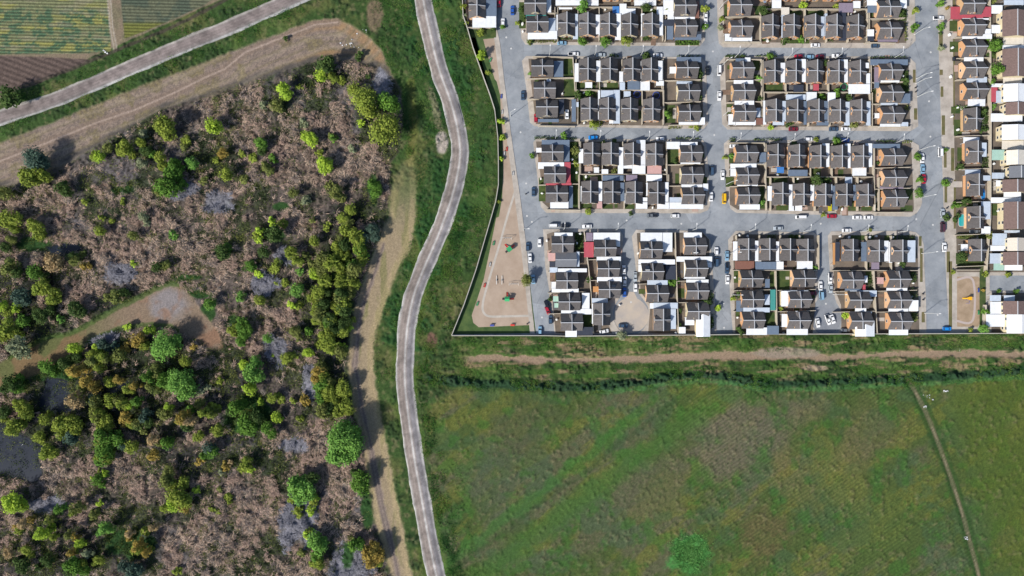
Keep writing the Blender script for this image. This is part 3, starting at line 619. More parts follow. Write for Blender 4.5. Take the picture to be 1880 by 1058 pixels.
HL = [
 ('w0','V',[(875.6,8.3)]),
 ('a0','H',[(982.8,5.8),(987,40)]),('a0','V',[(1040.9,41.5),(1079.6,42),(1118.8,42.6),(1158,42.9),(1197.6,42.9),(1046,-26),(1085,-26),(1124,-26),(1163,-26),(1202,-26)]),('a0','H',[(1259.8,9.4),(1261.2,47.7)]),
 ('b0','H',[(1361.8,8.6),(1363.6,48.1)]),('b0','V',[(1419.3,45),(1458.3,45),(1497.7,45),(1537.2,45.4),(1576.6,45.6),(1417,-26),(1456,-26),(1496,-26),(1536,-26),(1575,-26)]),('b0','H',[(1636.2,11.9),(1637.4,51.6)]),
 ('a1','H',[(996,121.1),(1000.2,161.9),(1004.3,196.2)]),('a1','V',[(1079.7,125.7),(1120.2,125.7),(1162,125.7),(1195.9,126.2),(1083.2,198.6),(1117,198.6),(1157.8,199),(1198.8,199.6)]),('a1','H',[(1263.6,124.3),(1266.3,166.5),(1267.8,204.7)]),
 ('b1','H',[(1366.4,124.6),(1368.5,166.2),(1369.7,204.7)]),('b1','V',[(1423.1,129.1),(1462.1,129.1),(1501.4,129.1),(1540.7,129.6),(1580.1,130),(1425.4,201.3),(1464.8,201.7),(1503.9,201.7),(1543.2,201.7),(1582.5,201.7)]),('b1','H',[(1639.5,128.5),(1641,169.2),(1642.5,208.3)]),
 ('a2','H',[(1014.7,279.1),(1019.2,319.2),(1022.9,354.7)]),('a2','V',[(1088.3,281.1),(1122.2,281.1),(1162.8,281.8),(1204,282.6),(1084.6,352),(1125.2,352.3),(1166.3,352.8),(1207.8,353.8)]),('a2','H',[(1270.8,280),(1272.6,320.3),(1274.4,358)]),
 ('b2','H',[(1373.4,280.3),(1374.9,321.4),(1376.4,358.3)]),('b2','V',[(1428.7,284.1),(1468.1,284.8),(1507.4,286),(1546.9,286.3),(1585.8,286.3),(1437.6,355),(1476.5,356.5),(1516.3,357.2),(1555.2,357.2),(1594.4,357.7)]),('b2','H',[(1644.8,286),(1646.3,325.9),(1647.7,362.8)]),
 ('c0','H',[(1033.5,448),(1041.4,515.6),(1045.9,554.5),(1050.4,592.7),(1112,455.4),(1118,493.5),(1119.8,531.8)]),('c0','V',[(1106.4,577.4)]),
 ('c1','H',[(1197.5,458.4),(1199.7,498.7),(1208.7,539),(1278.9,451.5),(1280.6,492.9),(1282.4,534.4),(1283.6,572.1)]),('c1','V',[(1218.4,587.8)]),
 ('c2','V',[(1374.7,457.9),(1413.6,457.9),(1451.6,458.2),(1483.8,458.9)]),('c2','H',[(1382.5,512),(1384.1,550.2),(1385.9,588.3),(1479.1,511.4),(1471.7,550),(1469.9,588.9)]),
 ('c3','V',[(1566.9,459.2),(1614.7,460.6),(1658,460.6)]),('c3','H',[(1568.1,514.4),(1581.9,551.2),(1585.2,589.8),(1654.3,512.9),(1655.8,551.2),(1657.3,590.4)]),
 ('e0','H',[(1790.8,5.9),(1792.7,45.5),(1794.3,84.8),(1794.7,124.2),(1796.8,163.4)]),('e0','V',[(1793.6,217),(1796.4,277.7),(1798.3,338.7),(1799.8,398.5),(1802.4,459.2)]),
]
for blk, ori, L in HL:
    for (a, b_) in L: add_house(a, b_, ori, blk)
def gable_house(x0, y0, x1, y1, rx, colr, wk, ez, rz_, name='house', axis_='V', label_feat=None, block='e1', door=True):
    """larger house given by its outline in photo pixels; the ridge runs along the long side"""
    ax0, ay1 = P(x0, y0, ez); ax1, ay0 = P(x1, y1, ez)
    cx, cy = (ax0+ax1)/2, (ay0+ay1)/2; h = empty(name, (cx, cy, 0)); h['category'] = 'house'; h['group'] = 'houses of the estate'
    hx, hy = (ax1-ax0)/2, (ay1-ay0)/2
    r = MB(); rm = MB()
    if axis_ == 'V':
        rr = P(rx, 0, rz_)[0]-cx
        r.slab([(rr,hy,rz_),(-hx,hy,ez),(-hx,-hy,ez),(rr,-hy,rz_)], .15); r.slab([(rr,-hy,rz_),(hx,-hy,ez),(hx,hy,ez),(rr,hy,rz_)], .15)
        rm.box(rr-.17,-hy-.03,rz_-.05,rr+.17,hy+.03,rz_+.1)
        wl = MB(); a_ = .3
        for s in (-1, 1):
            g = [(-hx+a_,s*(hy-a_),.16),(hx-a_,s*(hy-a_),.16),(hx-a_,s*(hy-a_),ez),(rr,s*(hy-a_),rz_-.2),(-hx+a_,s*(hy-a_),ez)]
            wl.quad(*(g if s < 0 else g[::-1]))
            q = [(s*(hx-a_),-hy+a_,.16),(s*(hx-a_),hy-a_,.16),(s*(hx-a_),hy-a_,ez),(s*(hx-a_),-hy+a_,ez)]; wl.quad(*(q if s > 0 else q[::-1]))
        wins = [(-hx+.22, yy, zz, -math.pi/2) for yy in (-hy*.5, hy*.5) for zz in (1.5, ez-.9)]
    else:
        rr = P(0, rx, rz_)[1]-cy
        r.slab([(-hx,rr,rz_),(-hx,-hy,ez),(hx,-hy,ez),(hx,rr,rz_)], .15); r.slab([(hx,rr,rz_),(hx,hy,ez),(-hx,hy,ez),(-hx,rr,rz_)], .15)
        rm.box(-hx-.03,rr-.12,rz_-.05,hx+.03,rr+.12,rz_+.08)
        wl = MB(); a_ = .3
        for s in (-1, 1):
            g = [(s*(hx-a_),-hy+a_,.16),(s*(hx-a_),hy-a_,.16),(s*(hx-a_),hy-a_,ez),(s*(hx-a_),rr,rz_-.2),(s*(hx-a_),-hy+a_,ez)]
            wl.quad(*(g if s > 0 else g[::-1]))
            q = [(-hx+a_,s*(hy-a_),.16),(hx-a_,s*(hy-a_),.16),(hx-a_,s*(hy-a_),ez),(-hx+a_,s*(hy-a_),ez)]; wl.quad(*(q if s < 0 else q[::-1]))
        wins = [(xx, -hy+.22, 1.5, 0) for xx in (-hx*.5, hx*.5)]
    wl.build('wall', mWallP[wk], h); r.build('roof', colr, h); rm.build('ridge_cap', mRidge, h)
    for (a, b_, c, d) in wins:
        wo = link('window', winM, h, (a, b_, c), d); link('frame', frmM, wo)
    HOUSES.append(dict(o=h, px=(x0+x1)/2, py=(y0+y1)/2, rz=0, x=cx, y=cy, block=block, can=[], orient=axis_, feat=label_feat))
    return h
mRoofGrey = mat('grey_metal_roof', (124,128,136), rough=.7, noise=.08, nscale=1, k=.8)
mRoofBr = mat('brown_tile_roof', (138,116,110), rough=.9, noise=.2, nscale=1.6, k=.75)
mRoofBe = mat('beige_roof', (214,204,190), rough=.9, noise=.08, nscale=1.6)
gable_house(1019.5,463.5,1058.5,490.5,477,mRoofGrey,'cream',2.8,4.3,axis_='H',label_feat='plain grey gable roof',block='c0')
for a in [(1841,19,1888,67,1869,mRoofBr,'brown tiled roof'),(1841,90,1888,141,1870,mRoofBr,'brown tiled roof'),(1843,154,1890,187,1870,mCan['W'],'white metal roof'),(1847,188.5,1890,211,1870,mRoofBr,'brown tiled roof'),(1840,229,1890,257,1870,mCan['W'],'white metal roof'),(1848,276,1895,303,1870,mCan['O'],'cream roof'),(1853,305,1892,327,1876,mRoofGrey,'dark grey flat-pitched roof'),(1841,330,1888,353,1869,mRoofBr,'brown tiled roof'),(1843,371,1888,421,1869,mRoofBr,'brown tiled roof'),(1850,437,1888,461,1869,mRoofBe,'beige roof'),(1842,463,1888,487,1869,mRoofBr,'brown tiled roof'),(1842,553,1888,577,1869,mRoofBr,'brown tiled roof'),(1849,577.5,1898,612,1878,mCan['W'],'white metal roof')]:
    gable_house(a[0],a[1],a[2],a[3],a[4],a[5],'cream',4.6,6.3 if a[5] is not mCan['W'] else 5.6,label_feat=a[6])
def to_local(hd, wx, wy):
    dx, dy = wx-hd['x'], wy-hd['y']; c, s = math.cos(-hd['rz']), math.sin(-hd['rz'])
    return dx*c-dy*s, dx*s+dy*c
ci = [0]
def canopy(x0, y0, x1, y1, k_, h=None):
    cx, cy = (x0+x1)/2, (y0+y1)/2
    hd = min(HOUSES, key=lambda q: (max(0, abs(q['px']-cx)-14))**2+(max(0, abs(q['py']-cy)-14))**2+.05*((q['px']-cx)**2+(q['py']-cy)**2))
    ci[0] += 1; z = h if h else 2.42+.055*(ci[0] % 7)
    pts = []
    for (qx, qy, dz) in ((x0,y1,0),(x1,y1,.02),(x1,y0,.12),(x0,y0,.1)):
        wx, wy = P(qx, qy, z); lx, ly = to_local(hd, wx, wy); pts.append((lx, ly, z+dz))
    mb = MB(); mb.slab(pts, .07)
    for (a, b_, c) in pts:
        mx_, my_ = sum(p[0] for p in pts)/4, sum(p[1] for p in pts)/4
        a2, b2 = a+(mx_-a)*.06, b_+(my_-b_)*.06
        mb.box(a2-.05, b2-.05, .16, a2+.05, b2+.05, c-.08)
    nm = 'carport_roof' if k_ in 'WLBOg' else 'terrace_roof'
    o = mb.build(nm, mCan[k_], hd['o']); o['label'] = CN[k_]+' corrugated lean-to roof'
    hd['can'].append((k_, abs((x1-x0)*(y1-y0))))
CAN = {
 't1':[(295,0,445,215,'B'),(125,215,440,365,'W'),(835,168,1105,228,'G'),(1110,0,1170,165,'W'),(1135,240,1230,410,'L'),(860,410,1250,520,'W'),(1240,195,1276,475,'W'),(1460,185,1527,520,'L'),(1275,100,1450,122,'W'),(1230,0,1800,72,'W'),(1745,195,1808,455,'W')],
 't2':[(72,195,110,470,'W'),(285,180,360,530,'W'),(345,50,435,205,'W'),(435,115,555,190,'W'),(250,85,340,175,'K'),(630,180,672,480,'W'),(838,90,920,470,'W'),(925,0,1060,195,'W'),(982,150,1068,255,'W'),(1075,195,1345,252,'W'),(1075,455,1430,530,'B'),(972,345,1058,525,'B'),(930,262,1080,343,'D'),(1350,20,1400,240,'N'),(540,0,830,72,'W')],
 't3':[(80,450,170,545,'W'),(172,475,440,545,'W'),(567,215,598,500,'W'),(828,98,935,200,'O'),(705,0,828,108,'W'),(830,200,872,500,'L'),(1345,220,1400,480,'L'),(1405,180,1440,480,'L'),(1785,15,1880,105,'W'),(1592,40,1780,165,'M'),(1592,172,1690,540,'D'),(1450,485,1520,500,'O')],
 't4':[(615,0,798,100,'W'),(1217,0,1335,145,'W'),(622,105,790,230,'B'),(620,535,740,660,'W'),(620,662,740,748,'D'),(810,690,1170,758,'M'),(372,20,495,145,'W')],
 't5':[(475,130,700,370,'R'),(700,245,1100,345,'R'),(1100,130,1255,325,'R'),(700,350,1210,378,'W'),(700,655,1270,745,'W'),(1135,555,1250,650,'W'),(1262,480,1520,635,'W'),(1262,100,1470,260,'W'),(1500,0,1880,95,'L'),(1472,865,1880,960,'W'),(1480,700,1880,855,'O')],
 't6':[(555,160,680,370,'B'),(832,190,910,435,'W'),(1120,155,1203,435,'W'),(1424,300,1495,440,'W'),(1430,445,1500,545,'L'),(1535,425,1698,540,'B'),(1710,165,1740,400,'W'),(1705,425,1830,550,'W'),(972,440,1065,515,'W'),(1142,550,1170,935,'W'),(1180,550,1345,640,'L'),(1348,545,1432,990,'L'),(1290,918,1346,990,'W'),(460,400,515,435,'L'),(855,705,885,770,'L'),(1485,562,1575,635,'L'),(792,668,848,965,'B'),(345,930,620,970,'B'),(622,672,690,860,'D')],
 't7':[(182,145,245,385,'W'),(165,392,260,450,'W'),(332,220,428,300,'W'),(418,100,720,163,'B'),(445,872,690,930,'W'),(695,842,765,930,'W'),(1120,382,1360,428,'W'),(1130,622,1370,698,'W'),(1055,802,1140,930,'W'),(1145,872,1390,935,'W'),(1397,725,1448,838,'L'),(1258,105,1325,165,'W'),(1142,117,1255,165,'B'),(1482,635,1520,930,'W'),(1682,170,1765,410,'W'),(1702,640,1760,890,'L'),(418,397,610,430,'L'),(1395,850,1478,930,'N'),(1600,880,1740,935,'L')],
 't8':[(268,125,400,405,'W'),(782,130,915,410,'W'),(662,265,690,420,'W'),(1117,170,1175,235,'W'),(922,255,943,430,'W'),(1142,300,1190,425,'W'),(925,432,1190,550,'W'),(1192,128,1655,198,'B'),(1242,225,1308,410,'M'),(1320,382,1550,410,'W'),(1560,548,1685,668,'B'),(1320,648,1528,690,'L'),(1247,790,1305,850,'W'),(1312,897,1565,955,'W'),(1570,900,1658,950,'L'),(407,530,533,640,'W'),(668,535,765,648,'W'),(155,560,398,625,'L'),(492,430,560,510,'R'),(372,640,410,930,'B'),(672,652,705,900,'W'),(872,650,940,940,'L'),(1142,645,1195,940,'L'),(580,640,668,870,'B'),(532,882,680,940,'B'),(422,700,440,840,'W'),(248,440,370,530,'D'),(1242,410,1300,480,'B')],
 't9':[(1020,97,1300,185,'W'),(1058,402,1350,480,'L'),(1077,712,1325,820,'W'),(1585,402,1855,490,'O'),(1412,497,1585,548,'W'),(1412,552,1500,760,'R'),(1482,602,1588,775,'L'),(1405,928,1860,1045,'W')],
 'u4':[(1010,252,1240,338,'W'),(1268,330,1345,530,'L'),(1035,717,1255,798,'L'),(1282,802,1400,875,'L'),(1565,300,1880,425,'O'),(1422,432,1600,580,'g'),(1422,762,1600,848,'L'),(1482,872,1575,958,'W')],
 'u5':[(1268,157,1400,413,'L'),(1270,517,1400,618,'W'),(977,772,1098,868,'W'),(1407,100,1840,178,'W'),(1592,22,1840,93,'W'),(1427,617,1635,788,'L'),(1400,792,1645,868,'W'),(1392,905,1578,1050,'L'),(1600,572,1820,608,'L')],
 'v0':[(1447,0,1595,130,'g'),(1602,52,1860,130,'W'),(1397,582,1563,756,'W'),(1340,762,1635,940,'W'),(1392,487,1550,573,'L'),(1595,490,1750,570,'L')],
 'u1':[(365,115,708,175,'B'),(632,180,708,380,'B'),(297,212,378,268,'W'),(322,390,640,468,'W'),(645,388,720,640,'R'),(415,643,730,670,'R'),(470,872,695,955,'W'),(698,680,748,950,'B'),(822,225,888,400,'W'),(1302,205,1368,530,'W'),(1530,115,1640,420,'W'),(1480,425,1640,530,'W'),(1370,425,1478,465,'W'),(1662,432,1838,530,'P'),(1008,452,1070,518,'W'),(1102,475,1183,530,'W'),(1048,625,1110,868,'W'),(1112,550,1372,615,'B'),(1328,640,1380,868,'B'),(845,682,870,870,'W'),(1042,872,1108,958,'P'),(1592,822,1665,870,'W'),(1522,880,1665,960,'W'),(1387,770,1418,888,'W'),(1652,542,1843,620,'W'),(1652,640,1682,800,'W'),(1402,545,1540,615,'M')],
 'u2':[(295,137,458,225,'W'),(462,140,675,190,'W'),(465,378,710,408,'W'),(475,632,730,655,'W'),(477,662,735,715,'W'),(742,652,805,738,'W'),(330,882,745,962,'W'),(330,820,488,878,'L'),(250,635,318,875,'W'),(178,882,325,962,'W'),(1080,407,1400,463,'W'),(1080,468,1165,560,'W'),(1162,647,1415,680,'W'),(1192,907,1440,970,'W'),(1537,682,1605,863,'W'),(1802,662,1860,985,'W'),(1437,268,1518,390,'B'),(1230,400,1500,402,'L')],
 'u3':[(192,662,253,985,'W'),(267,907,353,985,'W'),(457,667,515,863,'W'),(600,157,690,445,'W'),(880,160,950,460,'W'),(1130,157,1215,445,'W'),(972,457,1143,553,'W'),(1222,162,1558,215,'B'),(882,572,968,648,'L'),(727,677,793,973,'B'),(672,907,718,988,'Y'),(697,662,723,768,'L'),(982,667,1045,860,'B'),(1312,682,1600,713,'M'),(42,447,130,520,'K'),(182,482,420,558,'B'),(1245,907,1255,990,'O')],
 'v1':[(387,317,613,368,'W'),(312,565,398,665,'P'),(327,672,398,738,'D'),(660,552,695,735,'L'),(430,757,785,803,'W'),(330,745,425,808,'L'),(352,922,428,1000,'W'),(355,1002,685,1050,'W'),(752,432,870,620,'R'),(777,317,858,420,'M'),(867,317,1195,420,'W'),(1145,425,1195,488,'W'),(882,590,1130,608,'W'),(907,612,1205,670,'W'),(912,862,1215,928,'W'),(862,978,928,1048,'T'),(1447,317,1715,440,'W'),(1720,317,1838,553,'W'),(1422,647,1870,708,'W'),(1422,715,1472,798,'W'),(1530,902,1780,972,'L')],
 'v2':[(727,322,820,515,'W'),(470,518,845,585,'W'),(850,452,885,700,'W'),(847,387,1045,443,'L'),(372,362,453,428,'g'),(387,447,453,503,'g'),(522,772,663,863,'W'),(667,742,860,840,'D'),(1562,447,1800,515,'W')],
 'v3':[(372,182,593,260,'W'),(282,477,720,540,'W'),(655,548,715,610,'W'),(377,548,398,750,'W'),(382,712,635,750,'W'),(402,760,675,808,'W'),(977,292,1050,525,'W'),(1247,282,1325,535,'W'),(1002,532,1238,633,'N'),(1252,542,1505,635,'B'),(1507,292,1560,535,'W'),(1512,540,1598,635,'W'),(1372,752,1428,860,'B'),(150,587,272,760,'D')],
 'v4':[(0,442,298,515,'L'),(200,520,275,765,'L'),(387,622,500,718,'W'),(312,742,393,820,'W'),(1017,417,1098,553,'B'),(1102,502,1428,560,'L'),(1142,747,1395,838,'W'),(1397,727,1540,833,'B'),(1437,282,1500,535,'G'),(1367,342,1428,468,'L'),(1567,302,1660,488,'O'),(1577,582,1655,740,'W')],
 'v5':[(157,667,348,763,'W'),(947,432,1028,670,'B'),(1212,417,1283,670,'W'),(1287,430,1328,688,'W'),(1507,412,1613,680,'L'),(627,432,683,670,'D'),(597,442,625,710,'T'),(1142,867,1223,948,'P'),(987,847,1023,930,'W'),(1257,987,1513,1030,'W'),(747,977,940,1030,'B'),(1072,682,1168,768,'M')],
 'v6':[(807,292,1038,318,'L'),(1042,292,1138,368,'L'),(872,502,1008,548,'W'),(812,555,1078,575,'W'),(1262,302,1513,318,'W'),(1282,505,1525,550,'W'),(1532,412,1650,545,'W'),(1287,757,1523,840,'W'),(965,220,1000,280,'R'),(0,292,295,318,'L'),(30,745,290,838,'W'),(0,300,60,485,'O'),(145,545,170,655,'W')],
}
for t_, L in CAN.items():
    for (x0, y0, x1, y1, k_) in L:
        a = T(t_, x0, y0); b_ = T(t_, x1, y1); canopy(a[0], a[1], b_[0], b_[1], k_, 3.2 if (t_, x0) == ('v6', 145) else None)
# two white pitched annex roofs against the south wall
def annex(x0, y0, x1, y1, rx, ez, rz_):
    hd = min(HOUSES, key=lambda q: (q['px']-(x0+x1)/2)**2+(q['py']-(y0+y1)/2)**2)
    f = lambda x, y, z: (*to_local(hd, *P(x, y, z)), z)
    mb = MB(); mb.slab([f(rx,y0,rz_), f(x0,y0,ez), f(x0,y1,ez), f(rx,y1,rz_)], .1); mb.slab([f(rx,y1,rz_), f(x1,y1,ez), f(x1,y0,ez), f(rx,y0,rz_)], .1)
    mb.build('annex_roof', mCan['W'], hd['o'])
    mb = MB(); a, b_, c, d = [to_local(hd, *P(q[0], q[1], ez)) for q in ((x0+1,y1-1),(x1-1,y1-1),(x1-1,y0+1),(x0+1,y0+1))]
    for p, q in ((a,b_),(b_,c),(c,d),(d,a)): mb.quad((*p,.16),(*q,.16),(*q,ez-.1),(*p,ez-.1))
    mb.build('annex_wall', mWallP['cream'], hd['o']); hd['can'].append(('W', 900))
annex(1278.5,574,1304,618.5,1291.5,3.9,4.9); annex(1570.5,591,1606,618,1590.5,3.6,4.7); annex(1435,534.5,1452,562.5,1446,2.9,3.3)
# paving and bare soil around each house
pmats = [mat('patio_concrete', (186,180,172), noise=.1, nscale=.8), mat('bare_soil', (126,104,88), noise=.25, nscale=.8), mat('dark_paving', (96,96,100), noise=.15, nscale=.8), mLawn, mat('pink_paving', (184,160,148), noise=.08, nscale=1)]
pi_ = 0
for hd in HOUSES:
    for q_ in range(3):
        pi_ += 1; w_, d_ = R.uniform(1.2, 4), R.uniform(1.2, 5); an = R.choice([(1,0),(-1,0),(0,1),(0,-1)]); ex = (3.95 if (hd['orient'] == 'V') == (an[0] != 0) else 5.0)
        cx, cy = hd['x']+an[0]*(ex+w_*.5)+(0 if an[0] else R.uniform(-2.5, 2.5)), hd['y']+an[1]*(ex+d_*.5)+(0 if an[1] else R.uniform(-3, 3))
        if cy > 128 or not any(inside(np.array([cx/PX+940]), np.array([529-cy/PX]), LOT[k_])[0] for k_ in LOT): continue
        mb = MB(); z_ = .2300+.0011*(pi_ % 50); mb.quad((cx-w_/2,cy-d_/2,z_),(cx+w_/2,cy-d_/2,z_),(cx+w_/2,cy+d_/2,z_),(cx-w_/2,cy+d_/2,z_))
        tag(mb.build('yard_paving', pmats[R.randrange(5)]), kind='structure')
# solar heaters and dormer vents
for (x, y) in [(1187.5,456.5),(1189,496),(1127,531),(1277.5,464)]:
    hd = min(HOUSES, key=lambda q: (q['px']-x)**2+(q['py']-y)**2); lx, ly = to_local(hd, *P(x, y, 5.2))
    s = empty('solar_water_heater', (lx, ly, 4.9), -hd['rz']); s.parent = hd['o']
    mb = MB(); mb.tube((-1,0,.5),(1,0,.5),.28,.28,10); mb.build('tank', mFrame, s)
    mb = MB(); mb.slab([(-.9,.2,.4),(.9,.2,.4),(.9,1.9,-.25),(-.9,1.9,-.25)][::-1], .06); mb.build('collector_panel', mGlass, s)
BN = {'w0':'house block by the park wall','a0':'top left block','a1':'second left block','a2':'third left block','b0':'top centre block','b1':'second centre block','b2':'third centre block','c0':'bottom left block','c1':'block right of first cul-de-sac','c2':'block left of second cul-de-sac','c3':'bottom right block','e0':'row east of avenue','e1':'far right edge column'}
its = []
for h in HOUSES:
    cols = {}
    for k_, a in h['can']: cols[k_] = cols.get(k_, 0)+a
    best = sorted(cols, key=lambda q: -cols[q]*(3 if q in 'RGYPTNKg' else 1))[:1]
    if h.get('feat'): head = 'house with '+h['feat']
    else: head = 'brown-shingled house with '+(CN[best[0]]+' lean-to roof' if best else 'open yard')
    its.append((h['o'], head, 'in '+BN[h['block']], h['px'], h['py']))
label_all(its)

# ------------------------------------------------------------------ walls between the plots
mGW = mat('garden_wall_render', (196,186,168), noise=.1, nscale=.6)
WALLS = []
def wall(pts, h_, nm, m_, head, t_=.13, cat='wall', group=None):
    mb = MB(); pw = [P(x, y, h_) for x, y in pts]
    for i in range(len(pw)-1):
        a, b_ = Vector(pw[i]), Vector(pw[i+1]); d = (b_-a).normalized(); n = Vector((-d.y, d.x))*t_
        e0 = d*(t_ if i else 0)
        q = [a+n-e0*0, b_+n, b_-n, a-n-e0*0]; q = [(p.x, p.y, h_+.16+i*.003) for p in q][::-1]; mb.slab(q, h_+.3)
    o = mb.build(nm, m_); o['category'] = cat; o['group'] = group or 'walls between the plots'
    x = sum(p[0] for p in pts)/len(pts); y = sum(p[1] for p in pts)/len(pts); WALLS.append((o, head, x, y)); return o
def row_walls(xs, y0, y1, edges=True):
    b_ = [(xs[i]+xs[i+1])/2+1 for i in range(len(xs)-1)]
    if edges: b_ = [xs[0]-22]+b_+[xs[-1]+20]
    for x in b_: wall([(x, y0), (x, y1)], 1.9, 'garden_wall', mGW, 'pale upright-running plot wall')
def col_walls(ys, x0, x1):
    for i in range(len(ys)-1):
        y = (ys[i]+ys[i+1])/2+2; wall([(x0, y+1), (x1, y-1)], 1.9, 'garden_wall', mGW, 'pale crosswise plot wall')
row_walls([1040.9,1079.6,1118.8,1158,1197.6], 13, 74); row_walls([1419,1458,1497.7,1537,1576.6], 17, 77)
row_walls([1079.7,1120.2,1162,1195.9], 109, 165); row_walls([1083,1117,1157.8,1198.8], 166, 228)
row_walls([1423,1462,1501,1541,1580], 110, 168.5); row_walls([1425,1465,1504,1543,1582], 170, 231)
row_walls([1088,1122,1163,1204], 260, 319.5); row_walls([1084.6,1125,1166,1207.8], 320.5, 383)
row_walls([1428.7,1468,1507.4,1547,1585.8], 264, 324.5); row_walls([1437.6,1476.5,1516,1555,1594.4], 325.5, 387)
row_walls([1374.7,1413.6,1451.6,1483.8], 432, 495); row_walls([1566.9,1614.7,1658], 433, 496, False)
for (x0, x1, y) in [(1024,1221,13),(1400,1596,16.5),(1057,1218,165.5),(1402,1597,169.3),(1064,1224,320),(1408,1604,325),(1347,1500,496.5),(1530,1686,497)]:
    wall([(x0, y), (x1, y)], 2.0, 'garden_wall', mGW, 'long pale wall behind two house rows')
for ys, x0, x1 in [([5.8,40],963,1022),([9.4,47.7],1222,1288),([8.6,48.1],1332,1396),([11.9,51.6],1592,1662),([121,162,196],968,1055),([124,166.5,204.7],1220,1287),([124.6,166,204.7],1335,1400),([128.5,169,208],1598,1668),([279,319,354.7],988,1062),([280,320,358],1226,1292),([280,321,358],1341,1406),([286,326,363],1605,1672),([448,477,515.6,554.5,592.7],1006,1076),([455,493.5,531.8],1077,1138),([458,498.7,539],1172,1240),([451.5,493,534.4,572],1243,1302),([512,550,588],1348,1424),([511,550,589],1428,1498),([514,551,590],1532,1607),([513,551,590],1609,1684),([5.9,45.5,84.8,124,163.4],1757,1818),([217,277.7,338.7,398.5,459],1757,1816)]:
    col_walls(ys, x0, x1)
for pts in ([(1073,426),(1084,520),(1090,612)],[(1240,427),(1242,500),(1246,612)],[(1425,498),(1427,612)],[(1605,498),(1607,540),(1611,612)],[(1818,-20),(1820,200),(1819,400),(1812,500)],[(1811,560),(1809,608)]):
    wall(pts, 2.1, 'garden_wall', mGW, 'long pale wall along back plots', t_=.22 if pts[0][0] > 1800 else .15)
for pts in ([(859,50.5),(911,49.5)],[(978,103.5),(1052,105),(1056,165)],[(1335,109),(1398,109),(1400,230)],[(1338,262.5),(1404,262.5),(1408,386)],[(1003,385),(1066,386)],[(988,231),(1056,232)],[(1228,230),(1290,229)],[(1600,232),(1670,233)],[(1590,78),(1645,79)],[(1328,77),(1398,77)],[(1218,108),(1218,229)],[(1594,16),(1594,78)],[(1597,108),(1599,232)],[(1224,260),(1226,383)],[(1604,263),(1607,387)],[(1604,390),(1660,390)],[(1024,14),(1024,76)],[(1758,490),(1812,488)],[(1222,2),(1222,75)],[(1064,256),(1064,384)],[(1757,496),(1800,496)]):
    wall(pts, 1.9, 'garden_wall', mGW, 'cream front wall at corner plot')
mPW = mat('perimeter_wall', (186,182,172), noise=.1, nscale=.5)
wall([(848,-30),(850,28),(858,51),(868,86),(889,145),(899,172),(908,200),(914,252),(915,300),(915,339),(910,370),(902,398),(874,495),(852,559),(829,616)], 2.0, 'perimeter_wall', mPW, 'long bending white wall around park lawn', t_=.16, group='perimeter walls')
wall([(829.5,616.5),(1000,616.5),(1040,617.5),(1400,614),(1938,612)], 2.2, 'perimeter_wall', mPW, 'long straight wall along the estate lower edge', t_=.16, group='perimeter walls')
def area(x, y):
    if x < 935 and y < 616: return 'beside the park strip'
    if x < 1025 and y > 400 and x < 1003: return 'on the park-side street'
    if x < 985 and y <= 400: return 'on the park-side street'
    if 76 < y < 108 and x < 1680: return 'on the upper cross street'
    if 232 < y < 263 and x < 1680: return 'on the middle cross street'
    if 388 < y < 428 and x < 1700: return 'on the lower cross street'
    if 1288 < x < 1348: return 'on the central street'
    if 1676 < x < 1748: return 'on the wide avenue'
    if 1748 <= x: return 'east of the wide avenue'
    if 1134 < x < 1180 and y > 425: return 'on the first cul-de-sac'
    if 1488 < x < 1548 and y > 425: return 'on the second cul-de-sac'
    row = 'top' if y < 90 else 'second' if y < 245 else 'third' if y < 400 else 'bottom'
    cl = 'left' if x < 1300 else 'right'
    return 'inside the '+row+' '+cl+' block'
label_all([(o, hd_, area(x, y), x, y) for (o, hd_, x, y) in WALLS])

# ------------------------------------------------------------------ cars
mTyre = mat('tyre_rubber', (.02,.02,.02), raw=True); mCarGlass = mat('car_glass', (.01,.012,.016), rough=.15, raw=True, spec=.5); mLamp = mat('headlamp', (230,230,225), rough=.2)
CARC = {'W':(240,242,244),'S':(176,186,194),'B':(44,92,176),'b':(62,86,112),'K':(30,34,42),'R':(176,34,56),'r':(120,34,48),'Y':(240,190,20),'C':(30,140,226),'c':(136,176,204),'M':(84,50,62),'G':(110,116,122)}
CARN = {'W':'white','S':'silver','B':'bright blue','b':'dark blue-grey','K':'black','R':'red','r':'dark red','Y':'yellow','C':'sky-blue','c':'light blue','M':'dark maroon','G':'grey'}
def loft(mb, secs):
    """secs: (x, y half-width bottom, half-width top, z0, z1)"""
    n0 = len(mb.v); 
    for (x, wb, wt, z0, z1) in secs:
        zm = z0+(z1-z0)*.55
        mb.v += [(x,-wb*.96,z0),(x,wb*.96,z0),(x,wb,zm),(x,wt,z1),(x,-wt,z1),(x,-wb,zm)]
    for i in range(len(secs)-1):
        for j in range(6):
            k_ = (j+1) % 6; a = n0+i*6; b_ = a+6; mb.f.append((a+j, b_+j, b_+k_, a+k_))
    mb.f.append(tuple(n0+j for j in range(6))); mb.f.append(tuple(n0+(len(secs)-1)*6+5-j for j in range(6)))
